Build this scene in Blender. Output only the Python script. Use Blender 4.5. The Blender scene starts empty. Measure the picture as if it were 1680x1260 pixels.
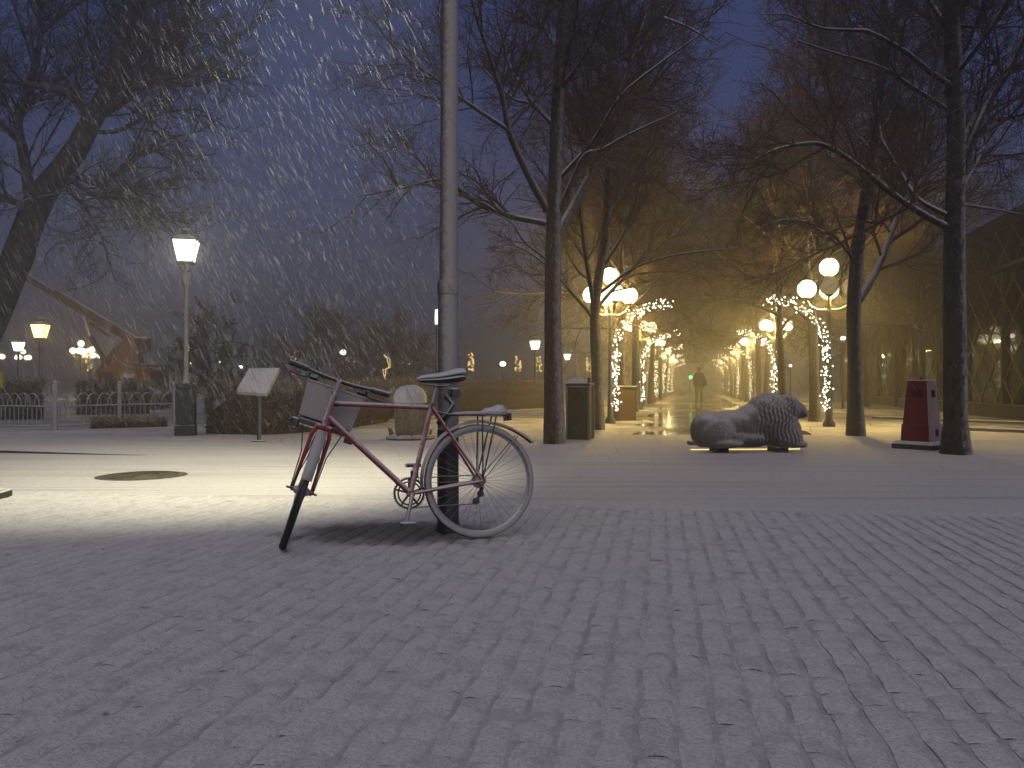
import bpy, math, random
import numpy as np
from mathutils import Vector, Matrix
R = math.radians
PI = math.pi
rng = np.random.default_rng(7)
random.seed(7)
S = bpy.context.scene
COL = S.collection

# ------------------------------------------------------------------ camera
CAMZ, F, HOR = 0.93, 1300.0, 631.0
cam_d = bpy.data.cameras.new('camera')
cam = bpy.data.objects.new('camera', cam_d)
COL.objects.link(cam)
cam.location = (0, 0, CAMZ)
cam.rotation_euler = (R(90), 0, 0)
cam_d.sensor_width = 36
cam_d.lens = F / 1680 * 36
cam_d.shift_y = (HOR - 630.0) / 1680
cam_d.clip_start = 0.05
cam_d.clip_end = 2000
S.camera = cam

# ------------------------------------------------------------------ sky
w = bpy.data.worlds.new('World')
S.world = w
w.use_nodes = True
wn = w.node_tree
wn.nodes.clear()
wo = wn.nodes.new('ShaderNodeOutputWorld')
wb = wn.nodes.new('ShaderNodeBackground')
tc = wn.nodes.new('ShaderNodeTexCoord')
sx = wn.nodes.new('ShaderNodeSeparateXYZ')
rp = wn.nodes.new('ShaderNodeValToRGB')
el = rp.color_ramp.elements
el[0].position = 0.0
el[0].color = (.110, .098, .140, 1)
el[1].position = 1.0
el[1].color = (.020, .030, .095, 1)
e = el.new(.12); e.color = (.070, .086, .172, 1)
e = el.new(.32); e.color = (.041, .063, .182, 1)
e = el.new(.60); e.color = (.024, .040, .128, 1)
sky = wn.nodes.new('ShaderNodeTexSky')
sky.sky_type = 'NISHITA'
sky.sun_disc = False
sky.sun_elevation = R(0.5)
sky.sun_rotation = R(185)
sc = wn.nodes.new('ShaderNodeVectorMath'); sc.operation = 'SCALE'
sc.inputs['Scale'].default_value = 0.004
ad = wn.nodes.new('ShaderNodeVectorMath'); ad.operation = 'ADD'
L = wn.links.new
L(tc.outputs['Generated'], sx.inputs[0])
L(sx.outputs['Z'], rp.inputs[0])
L(sky.outputs[0], sc.inputs[0])
L(rp.outputs[0], ad.inputs[0])
L(sc.outputs[0], ad.inputs[1])
L(ad.outputs[0], wb.inputs['Color'])
wb.inputs['Strength'].default_value = 1.0
L(wb.outputs[0], wo.inputs[0])

# ------------------------------------------------------------------ city and overcast glow from behind the camera: one weak, very soft stand-in sun
sd = bpy.data.lights.new('sun', 'SUN')
sd.energy = 0.95
sd.angle = R(60)
sd.color = (1.0, .87, .72)
sun = bpy.data.objects.new('sun', sd)
COL.objects.link(sun)
sun.rotation_euler = (R(42), 0, R(-12))
sun.location = (0, -10, 20)

# ------------------------------------------------------------------ exposure, renderer
S.view_settings.view_transform = 'Standard'
S.view_settings.look = 'None'
S.view_settings.exposure = 0
S.view_settings.gamma = 1
S.view_settings.use_curve_mapping = False
S.render.engine = 'CYCLES'
cy = S.cycles
cy.max_bounces = 5
cy.diffuse_bounces = 2
cy.glossy_bounces = 3
cy.transmission_bounces = 2
cy.transparent_max_bounces = 16
cy.volume_bounces = 0
cy.use_denoising = True
cy.denoiser = 'OPENIMAGEDENOISE'
cy.sample_clamp_indirect = 3.0
cy.use_light_tree = True
cy.caustics_reflective = False
cy.caustics_refractive = False

HAZE_DENSITY = 0.0165


def P(px, py, Y):
    """photo pixel at depth Y -> world"""
    return np.array([(px - 840) / F * Y, Y, CAMZ - (py - HOR) / F * Y])


def GY(py):
    return CAMZ * F / (py - HOR)


def G(px, py):
    Y = GY(py)
    return np.array([(px - 840) / F * Y, Y, 0.0])


# ================================================================== materials
class NT:
    def __init__(s, name):
        s.m = bpy.data.materials.new(name)
        s.m.use_nodes = True
        s.t = s.m.node_tree
        s.t.nodes.clear()
        s.out = s.t.nodes.new('ShaderNodeOutputMaterial')
        s._pos = None

    def n(s, typ, **kw):
        nd = s.t.nodes.new(typ)
        for k, v in kw.items():
            setattr(nd, k, v)
        return nd

    def l(s, a, b):
        s.t.links.new(a, b)

    def set(s, inp, v):
        if isinstance(v, bpy.types.NodeSocket):
            s.l(v, inp)
        else:
            if inp.type == 'RGBA' and not isinstance(v, float) and len(v) == 3:
                v = (*v, 1)
            inp.default_value = v

    def geo(s):
        if s._pos is None:
            s._pos = s.n('ShaderNodeNewGeometry')
        return s._pos

    def pos(s):
        return s.geo().outputs['Position']

    def math(s, op, a, b=0.0, c=0.0, clamp=False):
        nd = s.n('ShaderNodeMath', operation=op, use_clamp=clamp)
        s.set(nd.inputs[0], a); s.set(nd.inputs[1], b); s.set(nd.inputs[2], c)
        return nd.outputs[0]

    def dot(s, a, v):
        nd = s.n('ShaderNodeVectorMath', operation='DOT_PRODUCT')
        s.l(a, nd.inputs[0]); nd.inputs[1].default_value = v
        return nd.outputs['Value']

    def ss(s, v, lo, hi, a=0.0, b=1.0):
        nd = s.n('ShaderNodeMapRange', interpolation_type='SMOOTHSTEP')
        s.set(nd.inputs[0], v)
        nd.inputs[1].default_value = lo; nd.inputs[2].default_value = hi
        nd.inputs[3].default_value = a; nd.inputs[4].default_value = b
        return nd.outputs[0]

    def noise(s, scale, detail=3.0, vec=None, stretch=None, rough=.55):
        v = vec if vec is not None else s.pos()
        if stretch:
            mp = s.n('ShaderNodeMapping')
            s.l(v, mp.inputs[0])
            mp.inputs['Scale'].default_value = stretch
            v = mp.outputs[0]
        nd = s.n('ShaderNodeTexNoise')
        s.l(v, nd.inputs['Vector'])
        nd.inputs['Scale'].default_value = scale
        nd.inputs['Detail'].default_value = detail
        nd.inputs['Roughness'].default_value = rough
        return nd.outputs['Fac']

    def mix(s, f, a, b):
        nd = s.n('ShaderNodeMix', data_type='RGBA')
        s.set(nd.inputs[0], f); s.set(nd.inputs[6], a); s.set(nd.inputs[7], b)
        return nd.outputs[2]

    def bump(s, h, dist, strength=1.0, normal=None):
        nd = s.n('ShaderNodeBump')
        s.l(h, nd.inputs['Height'])
        nd.inputs['Distance'].default_value = dist
        nd.inputs['Strength'].default_value = strength
        if normal is not None:
            s.l(normal, nd.inputs['Normal'])
        return nd.outputs[0]

    def bsdf(s, col, rough=.7, metal=0.0, normal=None, spec=.5):
        b = s.n('ShaderNodeBsdfPrincipled')
        s.set(b.inputs['Base Color'], col)
        s.set(b.inputs['Roughness'], rough)
        s.set(b.inputs['Metallic'], metal)
        s.set(b.inputs['Specular IOR Level'], spec)
        if normal is not None:
            s.l(normal, b.inputs['Normal'])
        return b.outputs[0]

    def done(s, sh):
        s.l(sh, s.out.inputs['Surface'])
        return s.m


SNOW = (.74, .75, .79)
WIND = (.74, -.54, .40)


def snowy(name, col, rough=.6, up=(.35, .75), side=0.0, side_r=(.35, .8), metal=0.0, patch=14.0, grain=0.5, col2=None, cscale=9.0, bumpd=0.0,
          stretch=None, ks=.5, snow=SNOW):
    """a material of its own colour with snow lying on faces that look up, and plastered on faces that look into the wind"""
    t = NT(name)
    N = t.geo().outputs['Normal']
    n1 = t.noise(patch, 4, stretch=stretch)
    jig = t.math('MULTIPLY_ADD', n1, ks, -ks / 2)
    f = t.ss(t.math('ADD', t.dot(N, (0, 0, 1)), jig), *up)
    if side > 0:
        n2 = t.noise(patch * 4, 4, stretch=stretch, rough=.7)
        fs = t.ss(t.math('ADD', t.dot(N, WIND), t.math('MULTIPLY_ADD', n2, 1.2, -.6)), *side_r, 0, side)
        f = t.math('MAXIMUM', f, fs)
    base = col
    if col2 is not None:
        base = t.mix(t.ss(t.noise(cscale, 4, stretch=stretch), .35, .65), col, col2)
    fine = t.noise(160, 2)
    sn = t.mix(t.ss(fine, .2, .8), tuple(c * (1 - .3 * grain) for c in snow), snow)
    c = t.mix(f, base, sn)
    nrm = None
    if bumpd:
        nrm = t.bump(t.noise(cscale * 2, 4, stretch=stretch), bumpd)
    ro = t.math('MULTIPLY_ADD', f, .9 - rough, rough)
    return t.done(t.bsdf(c, ro, t.math('MULTIPLY', t.math('SUBTRACT', 1.0, f), metal), nrm, spec=.35))


def emit(name, col, strength, clear=0.0):
    t = NT(name)
    em = t.n('ShaderNodeEmission')
    em.inputs[0].default_value = (*col, 1)
    em.inputs[1].default_value = strength
    t.m.cycles.emission_sampling = 'NONE'
    if clear:
        tr = t.n('ShaderNodeBsdfTransparent')
        mx = t.n('ShaderNodeMixShader')
        mx.inputs[0].default_value = clear
        t.l(em.outputs[0], mx.inputs[1]); t.l(tr.outputs[0], mx.inputs[2])
        return t.done(mx.outputs[0])
    return t.done(em.outputs[0])


M = {}
# --- ground
t = NT('snow_sheet')
p = t.pos()
big = t.noise(.5, 3)
trk = t.noise(1.0, 4, stretch=(.22, 5.5, 1))
trk2 = t.noise(1.0, 3, stretch=(.10, 16, 1))
fine = t.noise(55, 3)
ff = t.math('ADD', t.math('MULTIPLY', trk, .55), t.math('MULTIPLY', trk2, .45))
cov = t.ss(t.math('ADD', ff, t.math('MULTIPLY_ADD', fine, .22, -.11)), .34, .50)
spx = t.n('ShaderNodeSeparateXYZ'); t.l(p, spx.inputs[0])
far = t.ss(spx.outputs['Y'], 11, 22)
thin = t.math('MULTIPLY', far, t.ss(t.noise(.9, 4), .40, .62))
c = t.mix(cov, (.47, .46, .48), (.72, .72, .75))
c = t.mix(t.ss(t.noise(26, 3, rough=.75), .44, .62, 0, .35), c, (.42, .41, .43))
c = t.mix(t.ss(fine, .3, .7, 0, .22), c, (.44, .43, .46))
c = t.mix(t.math('MULTIPLY', thin, .75), c, (.20, .18, .16))
h = t.math('ADD', t.math('MULTIPLY', ff, 1.0), t.math('MULTIPLY', fine, .12))
M['snow'] = t.done(t.bsdf(c, .85, 0, t.bump(h, .02), spec=.25))


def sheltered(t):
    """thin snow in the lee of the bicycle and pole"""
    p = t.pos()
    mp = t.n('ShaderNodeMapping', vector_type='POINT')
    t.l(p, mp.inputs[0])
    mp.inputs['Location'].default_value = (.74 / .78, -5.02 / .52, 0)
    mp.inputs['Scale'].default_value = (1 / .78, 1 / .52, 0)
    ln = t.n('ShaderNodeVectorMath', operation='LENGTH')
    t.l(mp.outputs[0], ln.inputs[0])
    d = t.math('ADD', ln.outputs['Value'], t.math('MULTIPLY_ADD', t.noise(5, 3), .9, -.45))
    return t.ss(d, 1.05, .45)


# --- setts: granite under a thin skin of snow, joints darkened by height for stone, dirt and painted shade
t = NT('sett_snow')
sp = t.n('ShaderNodeSeparateXYZ'); t.l(t.pos(), sp.inputs[0])
fine = t.noise(150, 4, rough=.7)
mid = t.noise(16, 3)
big = t.noise(1.3, 3)
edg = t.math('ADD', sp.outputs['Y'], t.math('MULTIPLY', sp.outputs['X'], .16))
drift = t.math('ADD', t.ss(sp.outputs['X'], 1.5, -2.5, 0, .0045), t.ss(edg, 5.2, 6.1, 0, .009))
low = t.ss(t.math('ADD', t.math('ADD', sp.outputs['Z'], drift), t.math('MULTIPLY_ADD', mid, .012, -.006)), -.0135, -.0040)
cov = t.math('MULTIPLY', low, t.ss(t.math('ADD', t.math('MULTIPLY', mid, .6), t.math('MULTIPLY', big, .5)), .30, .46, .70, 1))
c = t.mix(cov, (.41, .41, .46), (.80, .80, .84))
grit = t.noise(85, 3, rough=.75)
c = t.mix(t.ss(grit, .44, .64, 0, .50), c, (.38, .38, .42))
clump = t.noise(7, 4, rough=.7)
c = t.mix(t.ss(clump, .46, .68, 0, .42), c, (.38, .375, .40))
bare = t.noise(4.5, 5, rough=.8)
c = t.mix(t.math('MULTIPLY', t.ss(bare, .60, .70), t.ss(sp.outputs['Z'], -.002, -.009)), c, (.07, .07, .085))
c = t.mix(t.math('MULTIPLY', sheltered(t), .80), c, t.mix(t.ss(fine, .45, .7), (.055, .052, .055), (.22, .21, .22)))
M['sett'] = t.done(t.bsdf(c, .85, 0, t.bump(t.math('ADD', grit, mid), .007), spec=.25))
t = NT('joint_bed')
c = t.mix(t.ss(t.noise(5, 4), .35, .65), (.46, .46, .50), (.68, .68, .72))
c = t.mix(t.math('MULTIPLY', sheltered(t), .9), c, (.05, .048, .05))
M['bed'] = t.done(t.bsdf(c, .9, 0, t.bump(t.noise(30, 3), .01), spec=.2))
# --- wet path
t = NT('wet_path')
n1 = t.noise(.55, 4, stretch=(1, .55, 1))
n2 = t.noise(3.5, 4)
wet = t.ss(t.math('ADD', n1, t.math('MULTIPLY_ADD', n2, .2, -.1)), .36, .50)
c = t.mix(wet, (.30, .28, .26), (.030, .026, .022))
ro = t.math('MULTIPLY_ADD', wet, -.58, .78)
pud = t.ss(n1, .46, .55)
ro = t.math('MAXIMUM', t.math('SUBTRACT', ro, t.math('MULTIPLY', pud, .14)), .06)
M['wet'] = t.done(t.bsdf(c, ro, 0, t.bump(t.noise(20, 3), .002, .35), spec=.8))
# --- everything else
M['bark'] = snowy('bark', (.032, .027, .022), .9, up=(.30, .72), side=.62, side_r=(.52, 1.10), patch=5, col2=(.070, .061, .052), cscale=16, bumpd=.02, stretch=(1, 1, .55))
M['limb'] = snowy('limb_bark', (.034, .029, .024), .9, up=(-.05, .45), side=.45, side_r=(.40, 1.05), patch=5, ks=.3, snow=(.66, .66, .68))
M['twig'] = snowy('twig', (.075, .053, .036), .9, up=(.65, 1.1), patch=3, col2=(.125, .086, .054), snow=(.42, .41, .42))
M['old_bark'] = snowy('old_bark', (.035, .030, .026), .9, up=(.7, 1.0), side=.05, patch=6, col2=(.05, .043, .038), cscale=8, bumpd=.03)
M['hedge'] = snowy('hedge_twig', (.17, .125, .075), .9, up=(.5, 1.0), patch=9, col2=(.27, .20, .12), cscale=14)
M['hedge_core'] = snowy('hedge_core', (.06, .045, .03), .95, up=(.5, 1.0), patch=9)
M['pole'] = snowy('pole_metal', (.10, .094, .088), .55, up=(.5, .8), side=.9, side_r=(-.25, .75), patch=10, metal=.2, snow=(.56, .54, .52))
M['pole_dark'] = snowy('pole_sleeve', (.018, .018, .019), .5, up=(.4, .8), side=.10, patch=10)
M['red'] = snowy('red_paint', (.30, .018, .026), .38, up=(-.05, .45), side=.34, side_r=(.2, 1.1), patch=22)
M['fork_red'] = snowy('fork_red', (.36, .018, .026), .38, up=(.2, .8), side=.12, side_r=(.3, 1.0), patch=22)
M['rubber'] = snowy('tyre_rubber', (.028, .028, .028), .8, up=(.1, .7), side=.95, side_r=(-.15, .55), patch=10, snow=(.52, .51, .53))
M['rubber_bare'] = snowy('tyre_bare', (.022, .022, .022), .8, up=(.25, .9), side=.28, side_r=(.4, 1.2), patch=10, snow=(.5, .5, .52))
M['black'] = snowy('black_metal', (.018, .018, .018), .45, up=(.25, .7), side=.15, patch=20)
M['guard'] = snowy('mudguard_snow', (.03, .03, .03), .5, up=(-.2, .5), side=.75, side_r=(-.2, .6), patch=14, snow=(.58, .57, .60))
M['steel'] = snowy('steel', (.42, .42, .42), .35, up=(.3, .8), side=.2, patch=20, metal=.8)
M['spoke'] = snowy('spoke_steel', (.20, .20, .20), .5, up=(.4, .9), patch=20, metal=.6)
M['basket'] = snowy('basket_snow', (.30, .285, .265), .8, up=(.2, .7), side=.7, side_r=(-.3, .7), patch=40, snow=(.56, .54, .51))
M['cap'] = snowy('snow_cap', (.76, .76, .78), .9, up=(-.6, .3), patch=8)
M['iron'] = snowy('green_cast_iron', (.016, .020, .017), .5, up=(.6, .95), side=.07, patch=12)
M['lamp_iron'] = snowy('lamp_iron', (.030, .030, .030), .5, up=(.4, .8), side=.2, patch=12)
M['railing'] = snowy('railing_paint', (.16, .155, .15), .55, up=(.1, .7), side=.6, side_r=(0, .8), patch=20)
M['granite'] = snowy('lion_granite', (.085, .08, .085), .85, up=(.20, .95), side=.62, side_r=(.45, .95), patch=7, ks=.9, col2=(.13, .125, .13), cscale=60, bumpd=.004, snow=(.60, .59, .63))
M['stone'] = snowy('base_stone', (.06, .055, .055), .85, up=(.2, .7), patch=9, bumpd=.01)
M['bin'] = snowy('bin_panel', (.030, .028, .027), .35, up=(.3, .8), side=.12, patch=12)
M['bin_edge'] = snowy('bin_edge', (.22, .21, .20), .4, up=(.3, .8), side=.2, metal=.6)
M['brown'] = snowy('brown_box', (.10, .065, .035), .7, up=(.3, .8))
M['board'] = snowy('board_snow', (.45, .44, .42), .7, up=(-.1, .5), patch=6, snow=(.80, .80, .80))
M['straw'] = snowy('straw', (.33, .27, .17), .9, up=(.5, .9), side=.15, patch=14, col2=(.20, .16, .09), cscale=18)
M['redbox'] = snowy('red_box_paint', (.17, .012, .014), .5, up=(.2, .7), side=.50, side_r=(.45, .95), patch=30)
M['dark'] = snowy('dark_hole', (.010, .009, .009), .7, up=(.6, .9))
M['yellow'] = snowy('lift_yellow', (.30, .155, .035), .5, up=(.4, .9), patch=4, col2=(.20, .10, .025), cscale=3)
M['lift_dark'] = snowy('lift_steel', (.10, .060, .025), .6, up=(.5, .9), patch=4)
M['plate'] = snowy('pale_plate', (.5, .5, .5), .6)
M['cladding'] = snowy('dark_cladding', (.035, .032, .030), .7, up=(.4, .8), patch=2)
M['brass'] = snowy('brass_bar', (.24, .18, .085), .45, up=(.7, .95), metal=.5)
M['kiosk'] = snowy('pale_wall', (.36, .35, .34), .8, up=(.5, .9))
M['manhole'] = snowy('manhole_iron', (.075, .066, .050), .45, up=(1.02, 1.25), patch=9, col2=(.14, .12, .085), cscale=25, bumpd=.008)
M['skin'] = snowy('skin', (.40, .26, .19), .6, up=(.9, 1.2))
M['coat'] = snowy('dark_coat', (.035, .033, .036), .85, up=(.8, 1.2))
M['trousers'] = snowy('pale_trousers', (.22, .20, .18), .9, up=(.8, 1.2))
M['hair'] = snowy('dark_hair', (.02, .015, .012), .7, up=(.7, 1.2))
M['asphalt_edge'] = snowy('kerb_stone', (.11, .105, .10), .85, up=(.6, .95), patch=8)
t = NT('dark_glass')
gn = t.noise(1.2, 3)
M['glass'] = t.done(t.bsdf((.010, .009, .008), .05, 0, t.bump(gn, .01, .35), spec=.6))
t = NT('snow_streak')
df = t.n('ShaderNodeBsdfDiffuse'); df.inputs[0].default_value = (.38, .40, .47, 1)
tl = t.n('ShaderNodeBsdfTranslucent'); tl.inputs[0].default_value = (.38, .40, .47, 1)
mx = t.n('ShaderNodeMixShader'); mx.inputs[0].default_value = .5
t.l(df.outputs[0], mx.inputs[1]); t.l(tl.outputs[0], mx.inputs[2])
M['flake'] = t.done(mx.outputs[0])
WARM = (1.0, .67, .17)
M['globe'] = emit('lit_globe', (1.0, .86, .52), 5.0)
M['dim_globe'] = emit('dim_globe', (.50, .36, .17), .7)
M['far_globe'] = emit('far_globe', (1.0, .86, .58), 6.0)
M['pane_white'] = emit('lantern_pane', (1.0, .95, .78), 5.5, clear=.5)
M['pane_warm'] = emit('warm_lantern_pane', (1.0, .74, .26), 6.0, clear=.4)
M['pane_cold'] = emit('far_lantern_pane', (1.0, .95, .82), 7.0)
M['bulb'] = emit('fairy_bulb', (1.0, .90, .66), 9.0)
M['far_bulb'] = emit('far_fairy_bulb', (1.0, .85, .52), 7.0)
M['deco'] = emit('gold_light', (1.0, .66, .22), 1.7)
M['lion_light'] = emit('lion_light', (1.0, .80, .34), 1.6)
M['red_light'] = emit('red_light', (1.0, .05, .04), 2.5)
M['green_light'] = emit('green_light', (.10, 1.0, .50), 7.0)
M['window_lit'] = emit('lit_window', (1.0, .62, .22), .8)
M['sign_lit'] = emit('lit_sign', (.62, .50, .33), .45)
M['flood_glass'] = emit('flood_glass', (1.0, .93, .70), 8.0)


# ================================================================== mesh helpers
class MB:
    def __init__(s):
        s.v = []; s.f = []; s.n = 0

    def add(s, v, f):
        v = np.asarray(v, float).reshape(-1, 3)
        s.v.append(v)
        for q in f:
            s.f.append(tuple(int(i) + s.n for i in q))
        s.n += len(v)
        return s

    def box(s, c, d, rot=None, taper=(1, 1)):
        x, y, z = np.array(d) / 2
        tx, ty = taper
        v = np.array([[-x, -y, -z], [x, -y, -z], [x, y, -z], [-x, y, -z], [-x * tx, -y * ty, z], [x * tx, -y * ty, z], [x * tx, y * ty, z], [-x * tx, y * ty, z]])
        if rot is not None:
            v = v @ np.array(rot).T
        return s.add(v + np.array(c), [(0, 3, 2, 1), (4, 5, 6, 7), (0, 1, 5, 4), (1, 2, 6, 5), (2, 3, 7, 6), (3, 0, 4, 7)])

    def rbox(s, c, d, b=.01, rot=None):
        """box with bevelled vertical and top edges"""
        x, y, z = np.array(d) / 2
        pts = [(-x + b, -y), (x - b, -y), (x, -y + b), (x, y - b), (x - b, y), (-x + b, y), (-x, y - b), (-x, -y + b)]
        k = 8
        rings = []
        for zz, o in ((-z, 0), (z - b, 0), (z, b)):
            rings.append([(px_ * (1 - o / x), py_ * (1 - o / y), zz) for px_, py_ in pts])
        v = np.array(rings).reshape(-1, 3)
        f = [tuple(range(k))[::-1], tuple(range(2 * k, 3 * k))]
        for r in range(2):
            for i in range(k):
                f.append((r * k + i, r * k + (i + 1) % k, (r + 1) * k + (i + 1) % k, (r + 1) * k + i))
        if rot is not None:
            v = v @ np.array(rot).T
        return s.add(v + np.array(c), f)

    def tube(s, pts, r, k=8, cap=True):
        pts = np.asarray(pts, float)
        n = len(pts)
        r = np.broadcast_to(np.asarray(r, float), (n,))
        tg = np.gradient(pts, axis=0)
        tg /= np.linalg.norm(tg, axis=1)[:, None] + 1e-12
        ref = np.array([0, 0, 1.0]) if abs(tg[:, 2]).mean() < .8 else np.array([0, 1.0, 0])
        a = np.cross(tg, ref); a /= np.linalg.norm(a, axis=1)[:, None] + 1e-12
        b = np.cross(tg, a)
        th = np.arange(k) / k * 2 * PI
        v = pts[:, None] + r[:, None, None] * (a[:, None] * np.cos(th)[None, :, None] + b[:, None] * np.sin(th)[None, :, None])
        f = []
        for i in range(n - 1):
            for j in range(k):
                f.append((i * k + j, (i + 1) * k + j, (i + 1) * k + (j + 1) % k, i * k + (j + 1) % k))
        if cap:
            f.append(tuple(range(k)))
            f.append(tuple(range((n - 1) * k, n * k))[::-1])
        return s.add(v.reshape(-1, 3), f)

    def lathe(s, prof, c=(0, 0, 0), k=16, rot=None, off=0.0):
        """prof: (radius, z) from bottom to top"""
        th = np.arange(k) / k * 2 * PI + off
        v = []
        for r, z in prof:
            for a in th:
                v.append((r * math.cos(a), r * math.sin(a), z))
        v = np.array(v)
        if rot is not None:
            v = v @ np.array(rot).T
        f = []
        for i in range(len(prof) - 1):
            for j in range(k):
                f.append((i * k + j, i * k + (j + 1) % k, (i + 1) * k + (j + 1) % k, (i + 1) * k + j))
        f.append(tuple(range(k))[::-1])
        f.append(tuple(range((len(prof) - 1) * k, len(prof) * k)))
        return s.add(v + np.array(c), f)

    def ball(s, c, r, k=16, m=9, rot=None):
        r = np.broadcast_to(np.asarray(r, float), (3,))
        v = [(0, 0, -1)]
        for i in range(1, m):
            a = PI * i / m
            for j in range(k):
                b = 2 * PI * j / k
                v.append((math.sin(a) * math.cos(b), math.sin(a) * math.sin(b), -math.cos(a)))
        v.append((0, 0, 1))
        v = np.array(v) * r
        if rot is not None:
            v = v @ np.array(rot).T
        f = []
        for j in range(k):
            f.append((0, 1 + (j + 1) % k, 1 + j))
        for i in range(m - 2):
            for j in range(k):
                f.append((1 + i * k + j, 1 + i * k + (j + 1) % k, 1 + (i + 1) * k + (j + 1) % k, 1 + (i + 1) * k + j))
        top = len(v) - 1
        o = 1 + (m - 2) * k
        for j in range(k):
            f.append((o + j, o + (j + 1) % k, top))
        return s.add(v + np.array(c), f)

    def torus(s, c, Rr, r, k=48, m=8, axis='y', arc=(0, 2 * PI), sq=1.0):
        full = abs(arc[1] - arc[0] - 2 * PI) < 1e-6
        n = k if full else k + 1
        th = arc[0] + (arc[1] - arc[0]) * np.arange(n) / k
        ph = np.arange(m) / m * 2 * PI
        v = []
        for a in th:
            for b in ph:
                rr = Rr + r * math.cos(b)
                v.append((rr * math.cos(a), sq * r * math.sin(b), rr * math.sin(a)))
        f = []
        for i in range(k if full else k):
            i2 = (i + 1) % n
            for j in range(m):
                f.append((i * m + j, i * m + (j + 1) % m, i2 * m + (j + 1) % m, i2 * m + j))
        return s.add(np.array(v) + np.array(c), f)

    def xf(s, fn):
        s.v = [fn(v) for v in s.v]
        return s

    def mesh(s, name, m, smooth=True):
        me = bpy.data.meshes.new(name)
        me.from_pydata(np.vstack(s.v).tolist(), [], s.f)
        me.materials.append(m)
        if smooth:
            me.shade_smooth()
            try:
                me.set_sharp_from_angle(angle=R(42))
            except Exception:
                pass
        me.update()
        return me

    def build(s, name, m, parent=None, smooth=True):
        return link(name, s.mesh(name, m, smooth), parent)


def link(name, data, parent=None):
    o = bpy.data.objects.new(name, data)
    COL.objects.link(o)
    if parent is not None:
        o.parent = parent
    return o


def tag(o, label=None, cat=None, group=None, kind=None):
    if label: o['label'] = label
    if cat: o['category'] = cat
    if group: o['group'] = group
    if kind: o['kind'] = kind
    return o


def thing(name, label, cat, loc=(0, 0, 0), rz=0.0, group=None):
    o = bpy.data.objects.new(name, None)
    COL.objects.link(o)
    o.empty_display_size = .2
    o.location = tuple(float(c) for c in loc)
    o.rotation_euler = (0, 0, rz)
    return tag(o, label, cat, group)


def npmesh(name, v, f, m, smooth=False):
    """v (n,3), f (m,k) numpy"""
    me = bpy.data.meshes.new(name)
    v = np.asarray(v, np.float32); f = np.asarray(f, np.int32)
    k = f.shape[1]
    me.vertices.add(len(v)); me.vertices.foreach_set('co', v.ravel())
    me.loops.add(f.size); me.loops.foreach_set('vertex_index', f.ravel())
    me.polygons.add(len(f)); me.polygons.foreach_set('loop_start', np.arange(0, f.size, k, dtype=np.int32))
    me.materials.append(m)
    me.update(calc_edges=True)
    me.validate()
    if smooth: me.shade_smooth()
    return me


def copy_tree(o, parent=None):
    c = o.copy()
    COL.objects.link(c)
    if parent is not None:
        c.parent = parent
        c.matrix_parent_inverse = o.matrix_parent_inverse
    for ch in list(o.children):
        copy_tree(ch, c)
    return c


ORD = ['first', 'second', 'third', 'fourth', 'fifth', 'sixth', 'seventh', 'eighth', 'ninth', 'tenth', 'eleventh', 'twelfth', 'thirteenth', 'fourteenth', 'fifteenth']

# ================================================================== SETTING
# edge between the setts and the smooth snowed-over square
EA, EB = np.array([0.0, 6.15]), np.array([3.55, 5.40])


def edge_y(x):
    return 6.15 - .16 * x if x > -4 else 6.79


# --- ground: one sheet round the paved part, out to the far haze
mb = MB()
xs = np.concatenate([[-150], np.linspace(-14, 14, 141), [150]])
ys_t = np.concatenate([[0], np.geomspace(.12, 300, 28)])
v = []; f = []
for x in xs:
    y0 = edge_y(min(max(x, -14), 14))
    jx = random.uniform(-.03, .03) if abs(x) < 13.9 else 0
    for d in ys_t:
        v.append((x, y0 + d + jx * (d < .1), 0.004 if d > 0 else -.009))
ny = len(ys_t)
for i in range(len(xs) - 1):
    for j in range(ny - 1):
        f.append((i * ny + j, (i + 1) * ny + j, (i + 1) * ny + j + 1, i * ny + j + 1))
mb.add(v, f)
for sx_ in (-1, 1):
    x0, x1 = sorted((14 * sx_, 150 * sx_))
    ye = edge_y(14 * sx_)
    mb.add([(x0, -12, 0), (x1, -12, 0), (x1, ye, 0), (x0, ye, 0)], [(0, 1, 2, 3)])
mb.add([(-150, -25, 0), (150, -25, 0), (150, -12, 0), (-150, -12, 0)], [(0, 1, 2, 3)])
tag(mb.build('ground', M['snow'], None, False), kind='structure')

# --- pavement of granite setts
v = []; f = []
xs = np.linspace(-14, 14, 29)
for x in xs:
    v += [(x, -12, -.0085), (x, edge_y(x) + .1, -.0085)]
for i in range(28):
    f.append((2 * i, 2 * i + 2, 2 * i + 3, 2 * i + 1))
mb = MB().add(v, f)
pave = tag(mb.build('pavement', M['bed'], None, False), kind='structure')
ROWD = np.array([.186, 1.0]); ROWD /= np.linalg.norm(ROWD)
ROWN = np.array([ROWD[1], -ROWD[0]])


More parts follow.
